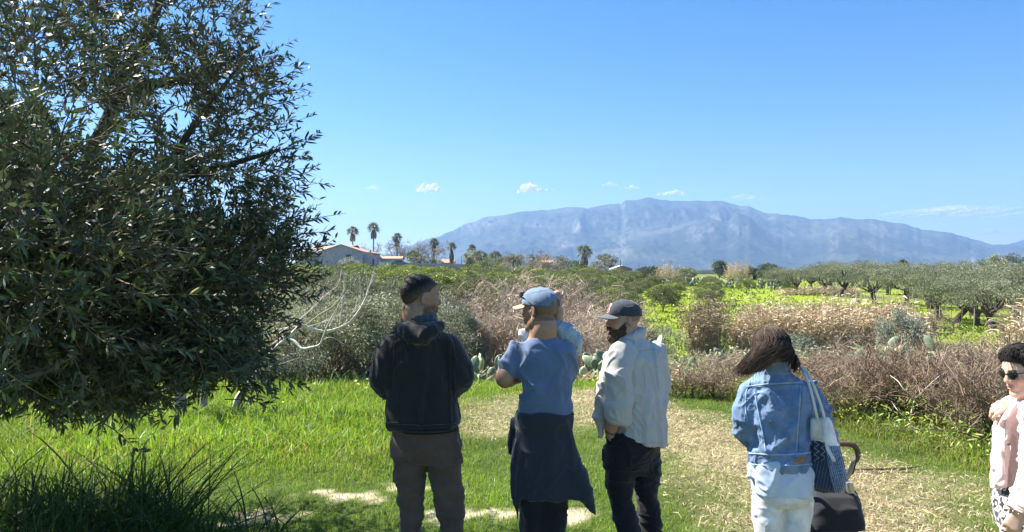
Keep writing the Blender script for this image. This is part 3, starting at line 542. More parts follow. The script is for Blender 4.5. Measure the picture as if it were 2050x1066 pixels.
def bare(px, d, w, h, mesh, label, rz=0, group=None, name='bare_shrub', base_w=3.0, base_h=3.0, cat='shrub'):
    b = gz(px, 0, d); t = thing(name, b, label, cat, group, rz); t.scale = (w / base_w, w / base_w, h / base_h); part('twigs', mesh, t); return t
TW = [bare_mesh(301 + i, 3, 3, (.37, .315, .255), 15, 10, 8, 3, .024) for i in range(2)]
for i, (px, d, w, h, lb) in enumerate([(985, 20, 2.8, 3.0, 'bare grey-brown thicket bush left of the blue cap'), (1070, 21.5, 3.2, 3.3, 'tallest bare grey-brown thicket bush behind the blue cap'), (1150, 20.5, 3.0, 3.1, 'bare grey-brown thicket bush right of the blue cap'), (1035, 17.5, 2.2, 2.0, 'lower bare bush behind the blue shirt\'s left shoulder'), (1195, 18, 2.0, 2.0, 'bare bush between the blue-shirt man and black-cap man'), (945, 18.0, 1.8, 2.0, 'low bare bush behind the dark jacket\'s right shoulder'), (1120, 16.5, 1.8, 1.9, 'low bare bush directly behind the blue shirt'), (1275, 21.5, 1.8, 2.4, 'bare bush behind the black cap')]):
    bare(px, d, w, h * 1.0, TW[i % 2], lb, rz=i * 1.3)
BR = [bare_mesh(321 + i, 3, 3, (.235, .185, .145), 15, 8, 5, 2, .026, dead=900, up=.45, pale=.16, sq=.75, green=900) for i in range(3)]
BL = [(1372, 11.0, 1.3, .95, 'brown bramble by the pale shirt\'s right side'), (1435, 11.2, 1.3, .95, 'brown bramble left of the denim-jacket woman'), (1490, 12.4, 1.5, .95, 'brown bramble behind the brown-haired head'), (1600, 10.8, 1.2, .95, 'bramble behind the brown hair\'s right side'), (1655, 9.8, 1.4, 1.25, 'dark bramble behind the denim sleeve'), (1712, 9.3, 1.4, 1.35, 'bramble behind the stroller handle'), (1768, 8.9, 1.3, 1.35, 'dense brown bramble left of the white sapling'), (1838, 8.9, 1.4, 1.4, 'dense brown bramble just behind the white sapling'), (1895, 8.3, 1.3, 1.35, 'brown bramble right of the white sapling'), (1945, 7.9, 1.2, 1.35, 'brown bramble left of the pink-blazer woman'), (2000, 7.5, 1.2, 1.4, 'dark bramble behind the pink-blazer woman\'s raised hand'), (2065, 7.4, 1.2, 1.45, 'bramble at the right edge behind the pink blazer'), (1690, 11.2, 1.6, 1.15, 'bramble further back, above the stroller handle'), (1760, 11.2, 1.6, 1.1, 'bramble further back below the single cactus pads'), (1840, 10.8, 1.6, 1.0, 'bramble in front of the many-padded cactus'), (1915, 10.4, 1.5, 1.15, 'bramble further back left of the sunglasses'), (1990, 10.0, 1.5, 1.25, 'bramble further back behind the dark-haired woman'), (2060, 10.4, 1.6, 1.3, 'bramble further back at the right edge'), (1640, 13.0, 1.8, .9, 'low bramble below the wide reed bed'), (1960, 13.5, 2.0, 1.3, 'hindmost bramble below the small bare tree'), (2040, 13.2, 1.8, 1.6, 'hindmost bramble at the right edge')]
for i, (px, d, w, h, lb) in enumerate(BL): bare(px, d, w, h * (.66 if d < 9.5 else .62) * (.85, 1.12, .95, 1.2, .8)[i % 5], BR[i % 3], lb, rz=i * .9, name='bramble', group='brown brambles along the track')
def sapling():
    r = np.random.default_rng(41); D = 8.3; base = P(1820, 858, D); base[2] = zt(base[0], base[1]) - .03; t = thing('bare_sapling', base, 'white-barked bare sapling in front of the brambles', 'sapling'); mb = MB()
    for pts, r0 in [([(1820, 860), (1824, 830), (1832, 800), (1842, 790), (1862, 770), (1888, 748), (1905, 742)], .011), ([(1832, 802), (1822, 790), (1808, 778), (1798, 764), (1782, 752)], .007), ([(1820, 842), (1806, 832), (1794, 818), (1786, 806)], .006), ([(1828, 815), (1846, 808), (1872, 806)], .004), ([(1824, 832), (1846, 824), (1866, 820)], .004), ([(1842, 790), (1838, 772), (1830, 760)], .005), ([(1862, 770), (1872, 768), (1886, 770)], .003), ([(1842, 790), (1860, 788), (1880, 780)], .004)]:
        p = [P(x, y, D + .12 * r.normal()) for x, y in pts]; p[0] = P(*pts[0], D); tube1(mb, p, np.linspace(r0, r0 * .35, len(p)), 5, (.62, .57, .5), n=len(p) * 3)
    mb.put('branches', M_TWIG, t, smooth=True)
sapling()
def undergrowth():
    r = np.random.default_rng(43); mb = MB(); n = 24000; x = r.uniform(2.2, 8.5, n); y = r.uniform(6.4, 13.5, n); k = (x > 3.95 - .28 * (y - 8.8) - .1) & (x / y < .75) & (n2(x, y, .8, 71, 3) > -.25); x, y = x[k], y[k]; n = len(x)
    h = r.uniform(.08, .42, n); z = zt(x, y) + h * r.uniform(.2, 1, n); p = np.stack([x, y, z], 1); leaves(mb, p, ru(n, r) + [0, 0, .4], r.uniform(.04, .1, n), .018, np.where((n2(x, y, 1.2, 77, 2) > .1)[:, None], vary((.24, .26, .07), n, .25, r), vary((.16, .21, .045), n, .25, r)), r=r)
    x = r.uniform(1.8, 9, n); y = r.uniform(12, 20, n); k = (x / y > .2) & (x / y < .75); x, y = x[k], y[k]; n = len(x); p = np.stack([x, y, zt(x, y) + r.uniform(.05, .7, n) * np.clip(n2(x, y, .5, 72, 2) + .7, .1, 1)], 1)
    leaves(mb, p, ru(n, r) + [0, 0, .4], r.uniform(.06, .14, n), .026, np.where((n2(x, y, .7, 73, 2) > 0)[:, None], vary((.13, .16, .07), n, .25, r), vary((.22, .19, .13), n, .25, r)), r=r)
    tag(mb.put('undergrowth', M_LEAF), 'green weeds and dry undergrowth at the foot of the brambles', 'undergrowth', kind='stuff')
    mb = MB(); x, y = [], []
    for a, b, n in ((13, 24, 9000), (24, 42, 8000)): y.append(r.uniform(a, b, n)); x.append(r.uniform(-.75, .75, n) * y[-1])
    x = np.concatenate(x); y = np.concatenate(y); n = len(x); g = n2(x, y, .3, 75, 3); p = np.stack([x, y, zt(x, y)], 1)
    leaves(mb, p, ru(n, r) * [.8, .8, .3] + [0, 0, .8], r.uniform(.2, .55, n), .035 + .0012 * y, np.where((g > .05)[:, None], vary((.14, .16, .06), n, .25, r), vary((.21, .18, .12), n, .25, r)), r=r, six=False)
    tag(mb.put('weeds', M_LEAF), 'rough weeds covering the hollow between meadow and orchard', 'weeds', kind='stuff')
undergrowth()
def sticks():
    r = np.random.default_rng(45); t = thing('fallen_branch', (3.75, 7.3, float(zt(3.75, 7.3))), 'dead brown branch lying on the straw by the track edge', 'branch'); mb = MB()
    for pts, rr in [([(1690, 948), (1740, 952), (1800, 945), (1845, 934)], .009), ([(1800, 945), (1818, 952), (1836, 958)], .006), ([(1730, 950), (1770, 938), (1790, 930)], .005), ([(1760, 956), (1800, 958), (1832, 956)], .005)]:
        tube1(mb, [P(x, y, 6.75) * [1, 1, 0] + [0, 0, float(zt(P(x, y, 6.75)[0], 6.75)) + .02 + .01 * i] for i, (x, y) in enumerate(pts)], np.linspace(rr, rr * .4, len(pts)), 5, (.16, .12, .09), n=10)
    mb.put('wood', M_TWIG, t)
sticks()
# ------------------------------------------------------------------ prickly pears
def pad(mb, base, d, fl, L, Wd, th, col, r):
    v, t = ICO2; d = nrm(np.asarray(d, float)); f = nrm(np.asarray(fl, float) - d * (np.dot(fl, d))); s = np.cross(d, f); u = v[:, 0:1]
    wv = np.where(v[:, 2:3] < 0, 1 - .35 * v[:, 2:3] ** 2, 1.0); p = base + d * ((v[:, 2:3] + 1) * .5 * L) + s * (v[:, 0:1] * Wd * .5 * wv) + f * (v[:, 1:2] * th * .5); mb.add(p, t=t, col=vary(col, len(v), .06, r, .03) * 1.0); return base + d * L * .94
def cactus(px, d, label, n, h, spread, seed, group='prickly pear clumps behind the meadow', sz=.27):
    r = np.random.default_rng(seed); b = gz(px, 0, d, 0); t = thing('prickly_pear', b, label, 'cactus', group); tips = []
    for i in range(n):
        if i < max(3, n // 3): o = np.array([r.uniform(-spread, spread), r.uniform(-.25, .25) * 2 * spread * .6, 0]); dr = np.array([r.normal() * .25, r.normal() * .25, 1])
        else: o = tips[r.integers(0, len(tips))] - np.array([0, 0, .02]); dr = np.array([r.normal() * .55, r.normal() * .4, 1])
        if o[2] > h: o = np.array([r.uniform(-spread, spread), r.uniform(-.3, .3), 0]); dr = np.array([r.normal() * .5, r.normal() * .3, 1])
        mb = MB(); L = sz * r.uniform(.8, 1.25); fa = r.uniform(0, 2 * np.pi); pale = r.uniform() < .35
        tip = pad(mb, b + o, dr, [np.cos(fa), np.sin(fa), .15 * r.normal()], L, L * r.uniform(.52, .68), .045, (.46, .50, .28) if pale else (.175, .22, .135), r); tips.append(tip - b); mb.put('pad', M_PAD, t, smooth=True)
CT = [(952, 13.6, 'prickly pear left of the blue shirt, nearest the jacket', 14, .35, .35), (992, 13.9, 'prickly pear peeping past the blue-shirt man\'s elbow', 14, .38, .35), (1168, 13.6, 'prickly pear between the blue shirt and the pale shirt', 16, .45, .4), (1200, 14.2, 'prickly pear behind the pale shirt\'s front', 14, .4, .35), (1352, 14.0, 'tall prickly pear against the pale shirt\'s right shoulder', 17, .62, .35), (1384, 14.4, 'prickly pear a step right of the pale-shirt man', 9, .35, .25), (1452, 14.6, 'small spreading prickly pear in the middle of the brambles', 9, .4, .3), (1480, 14.4, 'prickly pear beside the brown hair, upright pads', 9, .5, .2), (1842, 11.2, 'many-padded prickly pear in front of the blue-grey bush', 20, .72, .45), (1690, 11.6, 'sparse prickly pear with single pale pads above the brambles', 7, .8, .5)]
for i, (px, d, lb, n, h, s) in enumerate(CT): cactus(px, d, lb, n, h, s, 400 + i)
# ------------------------------------------------------------------ dry reeds
def reeds(name, x0, x1, d0, d1, n, h0, h1, label, seed, cols=((.66, .53, .35), (.76, .64, .45), (.52, .41, .26))):
    r = np.random.default_rng(seed); d = r.uniform(d0, d1, n); x = (r.uniform(x0, x1, n) - 1025) / F * d; z = zt(x, d); h = r.uniform(h0, h1, n) * (1 + .30 * n2(x, d, .45, seed, 3)) * np.where(r.uniform(size=n) < .08, 1.25, 1); ed = (x / d * F + 1025 - x0) / (x1 - x0); h *= np.clip(np.minimum(ed, 1 - ed) * 6 + .55, .4, 1); x = x + r.normal(size=n) * .35
    st = np.stack([x, d, z], 1); Lp = poly(st, np.stack([r.normal(size=n) * .16, r.normal(size=n) * .16, np.ones(n)], 1), h, 4, .08, 0, r); c = np.asarray(cols)[r.integers(0, len(cols), n)] * (1 + .2 * r.normal(size=(n, 1))); c = np.clip(c, .02, 1)
    mb = MB(); v, q = tubes(Lp, np.linspace(.022, .010, 4)[None] * np.ones((n, 1)), 3); mb.add(v, q, col=np.repeat(c * .8, 12, 0)); p, T, k, t = along(Lp, 9, .3, 1, r); m = len(p); a = r.uniform(0, 6.28, m)
    leaves(mb, p, np.stack([np.cos(a), np.sin(a), r.uniform(.1, 1.5, m)], 1), r.uniform(.25, .75, m), r.uniform(.035, .07, m), np.clip(c[k] * (1 + .2 * r.normal(size=(m, 1))), .02, 1), droop=.5, r=r)
    tag(mb.put(name, M_STRAW), label, 'reeds', kind='stuff')
reeds('reed_bed', 1478, 1850, 44, 50, 2300, 2.1, 3.05, 'wide stand of tall dry tan reeds in front of the olive grove', 501)
reeds('reed_bed', 1386, 1442, 43, 47, 280, 2.2, 3.3, 'narrow stand of dry reeds left of the wide reed bed', 502, ((.40, .31, .2), (.48, .38, .25), (.3, .25, .17)))
reeds('reed_bed', 2020, 2080, 30, 34, 130, 2.2, 3.4, 'yellow canes at the right edge above the sunglasses', 503)
reeds('reed_bed', 1318, 1352, 148, 154, 160, 3.0, 4.3, 'tan cane clump at the far end of the orchard', 504); reeds('reed_bed', 1456, 1500, 165, 172, 200, 3.2, 4.6, 'tan cane clump by the far cactus hedge', 505)
reeds('dry_grass', 1560, 1720, 108, 118, 700, .6, 1.3, 'dry grass strip under the far olive trees', 506)
def spikes():
    r = np.random.default_rng(47); mb = MB(); n = 40; d = r.uniform(52, 75, n); px = r.uniform(1640, 1960, n); x = (px - 1025) / F * d; Lp = poly(np.stack([x, d, zt(x, d)], 1), [[0, 0, 1]] * n, r.uniform(1.5, 3.2, n), 4, .03, 0, r); v, q = tubes(Lp, np.array([[.03, .03, .05, .015]]) * np.ones((n, 1)), 4); mb.add(v, q, col=(.5, .42, .27)); tag(mb.put('dead_flower_stalks', M_STRAW), 'tall dry flower stalks scattered before the olive grove', 'stalks', kind='stuff')
spikes()
# ------------------------------------------------------------------ orchard and olive grove
CC = [(.10, .125, .024), (.07, .095, .02), (.135, .155, .03), (.05, .068, .016)]
CIT = [tree_meshes(600 + i, 2.7, 2.0, 1.2, .7, .09, CC, 30, 3600, .17, .10, lm=M_CITRUS, lean=.1, lower=-.5, cl_r=.32, shell=.8) for i in range(3)]
CIG = [tree_meshes(610 + i, 2.4, 1.9, 1.05, .6, .08, [(.085, .095, .035), (.065, .075, .03), (.11, .115, .045)], 30, 3800, .16, .09, lm=M_LEAF, lean=.12, lower=-.7, cl_r=.36) for i in range(2)]
def orchard():
    r = np.random.default_rng(61); nm = 'citrus trees in the orchard rows'
    spec = [(1327, 79, 'round citrus tree on the yellow-green slope, lone trunk showing, right above the black cap', 1.25), (1495, 116, 'small round citrus tree alone on the slope, left of the fence posts', .9), (1580, 112, 'low dark citrus shrub on the slope beside the fence posts', .7), (1250, 68, 'broad citrus tree behind the bare thicket, lowest of the open rows', 1.2), (1240, 95, 'citrus tree left of the open grass lanes, half behind its neighbour', 1.1)]
    for px, d, lb, s in spec: make_tree('citrus_tree', CIT[0] if s < 1 else CIG[0], gz(px, 0, d, 0), lb, 'citrus tree', nm, r.uniform(0, 6), (s * .8, s * .8, s))
    rows = {}
    for k in range(-22, 5):
        lo, hi = (62, 178)
        for j in range(24):
            y = lo + j * 5.1 + r.normal() * .5; x = 15.4 + 5.7 * k + .28 * (y - 80) + r.normal() * .4; px = x / y * F + 1025
            if y > hi or px < 600 or px > 1520: continue
            if k == 0 and y < 86: continue
            if k == 1 and (y < 84 or y > 146): continue
            if k >= 2 or (k == 0 and y > 150): continue
            if k == -1 and y < 72: continue
            if px < 980 and y < 80: continue
            if px < 940 and y < 118 and r.uniform() < .5: continue
            g = vn(np.array([[x / 25, y / 25, 3.0]]), 9)[0]; gr = (g < -.05 and px > 900) or (px > 1150 and r.uniform() < .75); me = (CIG if gr else CIT)[r.integers(0, 2 if gr else 3)]; s = r.uniform(.85, 1.2)
            s = r.uniform(.72, .88) if k >= -1 else s * (1.15 if px < 1020 else 1.0)
            lb = 'rounded green citrus tree in the dense orchard below the house and palms' if px < 1020 else ('small citrus tree lining the open grass lanes of the slope' if k >= -1 else 'bushy citrus tree in the mixed rows behind the bare thicket')
            t = thing('citrus_tree', (x, y, float(zt(x, y))), lb, 'citrus tree', nm if px < 1020 else ('citrus trees lining the grass lanes' if k >= -1 else 'citrus trees behind the thicket'), r.uniform(0, 6)); t.scale = (s * 1.05, s * 1.05, s); part('trunk', me[0], t); part('crown', me[1], t)
orchard()
OC = [(.115, .125, .078), (.095, .105, .062), (.14, .15, .098), (.08, .09, .05)]
OLV = [tree_meshes(630 + i, 4.6, 2.9, 1.75, 1.25, .26, OC, 54, 5200, .2, .06, bark=(.075, .06, .05), lean=.3, nlimb=9, lower=-.55, cl_r=.3) for i in range(4)]
def grove():
    r = np.random.default_rng(63); L = [(1560, 128, .9, 'olive tree at the left end of the grove, beside the cactus hedge'), (1590, 112, .95, 'leaning olive tree with a forked bare trunk, second from the grove\'s left end'), (1625, 124, 1.0, 'olive tree behind the leaning forked one'), (1650, 112, 1.05, 'olive tree with a straight dark trunk above the fence posts'), (1680, 106, 1.05, 'olive tree with several dark stems left of the pale boulder'), (1700, 122, 1.1, 'olive tree behind the pale boulder'), (1752, 92, 1.05, 'olive tree with the thickest twisted trunk, just right of the boulder'), (1778, 112, 1.1, 'olive tree behind the thick twisted trunk'), (1815, 88, 1.0, 'olive tree above the right end of the dry reeds'), (1830, 104, 1.1, 'olive tree under the small fan palm'), (1882, 69, .98, 'olive tree with a bent forked trunk above the small bare tree'), (1862, 84, 1.05, 'olive tree behind the bent forked trunk'), (1914, 66, .95, 'olive tree with two thin dark trunks, right of the bent fork'), (1950, 74, 1.1, 'olive tree further back between two front trunks'), (1988, 60, .98, 'large front olive tree with a dark spreading fork, above the sunglasses'), (1905, 92, 1.15, 'broad olive crown in the second line of the grove'), (2040, 66, 1.15, 'large olive tree cut by the right edge'), (2010, 84, 1.2, 'broad olive tree behind the front spreading fork'), (1960, 105, 1.25, 'high olive crown near the round tree tops at right'), (2070, 95, 1.2, 'olive tree beyond the right edge tree'), (1730, 138, 1.15, 'far olive crown touching the mountain foot left of the fan palm'), (1870, 122, 1.15, 'far olive crown right of the fan palm'), (1790, 134, 1.1, 'far olive crown directly below the fan palm'), (1955, 64, .8, 'small olive tree at the grove edge by the yellow patch'), (1660, 142, 1.1, 'far olive crown behind the grove\'s straight dark trunk')]
    for i, (px, d, s, lb) in enumerate(L): make_tree('olive_tree', OLV[i % 4], gz(px, 0, d, 0), lb, 'olive tree', 'olive trees of the grove', r.uniform(0, 6), (s * 1.08, s * 1.08, s))
grove()
tb = bare_mesh(341, 3, 3, (.26, .21, .17), 4, 10, 8, 5, .035); bare(1880, 50, 3.0, 2.6, tb, 'small rounded bare tree right of the dry reeds', name='bare_tree', cat='tree')
tb2 = bare_mesh(342, 3, 3, (.25, .22, .19), 3, 10, 9, 5, .03)
for px, d, w, h, lb in [(742, 232, 8, 8.5, 'bare tree beside the second palm from the left'), (800, 228, 11, 10, 'wide bare tree right of the third palm'), (862, 230, 12, 10, 'wide bare tree above the garden wall, near the short palms'), (1065, 180, 8, 7.5, 'scraggy bare tree by the orange house'), (1110, 178, 8, 7, 'scraggy bare tree right of the orange house'), (1000, 190, 7, 6.5, 'bare grey tree between the palm clumps'), (1200, 190, 7, 6, 'bare grey tree right of the tall bushy palm')]: bare(px, d, w, h, tb2, lb, rz=px, name='bare_tree', cat='tree')
# round evergreens behind
DK = [(.045, .06, .03), (.06, .075, .04), (.035, .048, .025)]
for i, (px, d, w, h, lb, cols) in enumerate([(1215, 240, 9, 5.6, 'dark rounded evergreen at the centre, below a small palm', DK), (1990, 150, 5.5, 6.2, 'pale rounded tree top above the olives at right', GG), (2030, 165, 9, 6.5, 'dark rounded tree top at the right edge of the grove', DK), (1440, 190, 5, 4.6, 'dark conical tree right of the beige building', DK), (700, 192, 6, 4.4, 'pale grey olive bush against the house wall', [(.2, .21, .16), (.16, .17, .13)]), (830, 224, 5, 4.4, 'green bush by the low tiled shed', CC), (985, 205, 9, 4.2, 'green hedge-like bush at the end of the garden wall', CC), (1140, 200, 8, 4.4, 'bushy green tree left of the tall bushy palm', CC), (945, 220, 5, 5.0, 'grey bush behind the garden wall by the short palms', GG), (1020, 210, 9, 5.2, 'brownish bush between palms at the centre', [(.17, .14, .1), (.14, .13, .09)]), (1085, 205, 10, 5.4, 'brown scrubby tree before the orange house', [(.17, .14, .1), (.13, .12, .08)]), (1300, 170, 7, 3.4, 'dark green bush at the far left end of the grass lanes', DK), (1370, 172, 6, 3.0, 'olive-green bush in front of the beige building', GG), (1175, 175, 8, 3.6, 'green tree below the tall bushy palm', CC), (1540, 160, 6, 4.2, 'dark bush at the left foot of the grove', DK), (1500, 172, 5, 3.2, 'dark bush behind the cactus hedge', DK)]):
    shrub(px, d, w, h, lb, cols, 700 + i, n_cl=34, n_leaf=2600, L=.34, Wd=.2, name='evergreen_tree' if h > 5.3 else 'shrub', cat='tree' if h > 5.3 else 'shrub', cl_r=.34)
# ------------------------------------------------------------------ palms
M_FROND = mat('palm_frond', rough=.5, trans=.15, spec=.35); M_SKIRT = mat('dead_fronds', rough=.9, trans=.1)
def palm(px, top, base, d, label, kind, seed, cr=1.7, skirt=1.8):
    r = np.random.default_rng(seed); b = gz(px, 0, d, -.1); zt_ = H - (top - 545) / F * d; hh = zt_ - b[2]; t = thing('palm_tree', b, label, 'palm', 'palms on the skyline'); tm = MB(); cm = MB()
    z = hh - cr * .75; tube1(tm, [(0, 0, -.1), (.05 * r.normal(), 0, z * .5), (0, 0, z)], [.3, .2, .24] if kind != 'low' else [.3, .28, .26], 8, (.20, .155, .12), n=8); part('trunk', tm.mesh('trunk', M_BARK, smooth=True), t)
    if kind == 'fan':
        n = 34; a = r.uniform(0, 6.28, n); e = r.uniform(-.6, 1.45, n); D = np.stack([np.cos(a) * np.cos(e), np.sin(a) * np.cos(e), np.sin(e)], 1); B = np.array([0, 0, z]) + D * cr * .42; v, q = tubes(np.stack([np.array([0, 0, z]) + 0 * B, B], 1), np.full((n, 2), .04), 3); cm.add(v, q, col=(.14, .14, .06))
        m = 16; k = np.repeat(np.arange(n), m); sp = nrm(np.cross(D, ru(n, r))); an = np.tile(np.linspace(-1.25, 1.25, m), n)[:, None]; dd = D[k] * np.cos(an) + sp[k] * np.sin(an) + .08 * ru(n * m, r); col = vary((.20, .21, .11), n, .25, r)[k]
        leaves(cm, B[k], dd, cr * .68 * r.uniform(.75, 1.15, n * m), .085, col, droop=.28, r=r)
        if skirt:
            n = 520; a = r.uniform(0, 6.28, n); zz = r.uniform(0, 1, n); rr = .75 * np.sin(np.pi * np.clip(.25 + .72 * (1 - zz), 0, 1)) * cr / 1.7; p = np.stack([np.cos(a) * rr * .8, np.sin(a) * rr * .8, z - .1 - zz * skirt], 1); leaves(cm, p, np.stack([np.cos(a) * .25, np.sin(a) * .25, -np.ones(n)], 1), r.uniform(.5, .9, n), .14, vary((.27, .20, .14), n, .25, r), r=r)
    else:
        n = 34; a = r.uniform(0, 6.28, n); e = r.uniform(-.1, 1.25, n); di = np.stack([np.cos(a) * np.cos(e), np.sin(a) * np.cos(e), np.sin(e)], 1); p = np.tile([0, 0, z], (n, 1)).astype(float); pts = [p]
        for s in range(7): di = nrm(di + np.array([0, 0, -.2 - .03 * s])); p = p + di * cr * 1.5 / 7; pts.append(p)
        Lp = np.stack(pts, 1); v, q = tubes(Lp, np.linspace(.05, .015, 8)[None] * np.ones((n, 1)), 3); cm.add(v, q, col=(.18, .17, .08)); m = 26; p, T, k, tt = along(Lp, m, .12, 1, r); sd = nrm(np.cross(T, [0, 0, 1.0]) + 1e-6) * np.where(r.uniform(size=len(p)) < .5, -1, 1)[:, None]
        leaves(cm, p, sd + T * .7 + [0, 0, -.15], cr * .34 * (1.1 - .6 * tt), .10, vary((.19, .20, .10) if kind != 'pale' else (.21, .2, .10), len(p), .25, r), droop=.35, r=r)
    part('crown', cm.mesh('crown', M_FROND), t)
for i, a in enumerate([(706, 454, 525, 232, 'palm with bare slim trunk rising behind the tiled roof, leftmost of the row', 'fan', 2.0, 2.6), (748, 446, 525, 232, 'tallest palm with a long bare trunk, right of the house', 'fan', 2.2, 2.8), (795, 467, 525, 230, 'palm with thin bare trunk above the low tiled shed', 'fan', 1.8, 2.2), (869, 478, 530, 228, 'palm with tan skirt over a short stretch of thin trunk above the wall', 'fan', 1.6, 2.2), (904, 486, 530, 224, 'palm with a long skirt of dead fronds tapering to the wall', 'fan', 1.6, 4.4), (945, 490, 540, 222, 'palm with a shaggy skirt beside the dark palm clump', 'fan', 1.6, 4.6), (963, 502, 545, 216, 'bushy dark green fan palm right of the shaggy one', 'fan', 2.5, 3.0), (992, 503, 545, 212, 'dark fan palm with a thin trunk, right of the bushy dark one', 'fan', 2.1, 0), (1028, 508, 545, 190, 'pale drooping feather palm left of the orange house', 'pale', 2.0, 0), (1073, 510, 545, 188, 'pale feather palm beside the power pole', 'pale', 2.0, 0), (1122, 510, 545, 188, 'pale drooping feather palm right of the orange house', 'pale', 2.1, 0), (1170, 491, 545, 200, 'tall bushy fan palm standing alone against the mountain', 'fan', 2.4, 3.4), (1211, 511, 545, 230, 'small thin palm above the dark rounded evergreen', 'feather', 1.7, 0), (840, 505, 530, 216, 'short dark feather palm behind the wall, left of its neighbour', 'feather', 2.6, 0), (872, 509, 530, 214, 'short arching feather palm behind the wall, right of its neighbour', 'feather', 2.8, 0), (1808, 520, 560, 150, 'small dark fan palm poking above the olive grove', 'fan', 1.3, 0)]): palm(a[0], a[1], a[2], a[3], a[4], a[5], 800 + i, a[6], a[7])
# ------------------------------------------------------------------ far cactus hedge, posts, boulder
def far_cactus():
    r = np.random.default_rng(71)
    for i, (px, d) in enumerate([(x, 138 - .1 * (x - 1380) * .5 + r.uniform(-2, 2)) for x in (1345, 1375, 1400, 1422, 1445, 1466, 1490, 1512, 1535, 1556, 1572)]):
        mb = MB(); b = gz(px, 0, d, 0); tips = []
        for k in range(40):
            o = np.array([r.uniform(-1.3, 1.3), r.uniform(-1, 1), 0]) if k < 12 else tips[r.integers(0, len(tips))]
            if o[2] > 1.5: o = o * [1, 1, .5]
            fa = r.uniform(0, 6.28); tips.append(pad(mb, b + o, [r.normal() * .5, r.normal() * .5, 1], [np.cos(fa), np.sin(fa), .1], .7, .42, .1, (.30, .32, .24) if r.uniform() < .5 else (.13, .16, .10), r) - b)
        tag(mb.put('prickly_pear', M_PAD, origin=b, smooth=True), 'grey prickly pear in the far cactus hedge above the grass lanes', 'cactus', 'far prickly pear hedge')
    for i in range(13):
        px = 1655 + i * 9.5 + r.normal() * 2; d = 98 + r.normal(); b = gz(px, 0, d, -.1); mb = MB(); tube1(mb, [(0, 0, 0), (.03 * r.normal(), .03 * r.normal(), r.uniform(.9, 1.2))], [.06, .05], 6, (.42, .36, .27)); t = thing('fence_post', b, 'thin weathered wooden fence post on the grass before the olive grove', 'post', 'fence posts before the grove'); part('post', mb.mesh('post', M_BARK), t)
    b = gz(1712, 0, 93, -.2); mb = MB(); v, t_ = ICO3; mb.add(v * [.75, .6, .8] * (1 + .2 * fbm(v * 1.7, 3, 4))[:, None] + b, t=t_, col=(.55, .44, .34)); tag(mb.put('boulder', mat('pale_stone', rough=.9, var=.2, vscale=4, bump=.5, bscale=9), origin=b, smooth=True), 'pale round boulder on the grass before the olive grove', 'boulder')
far_cactus()
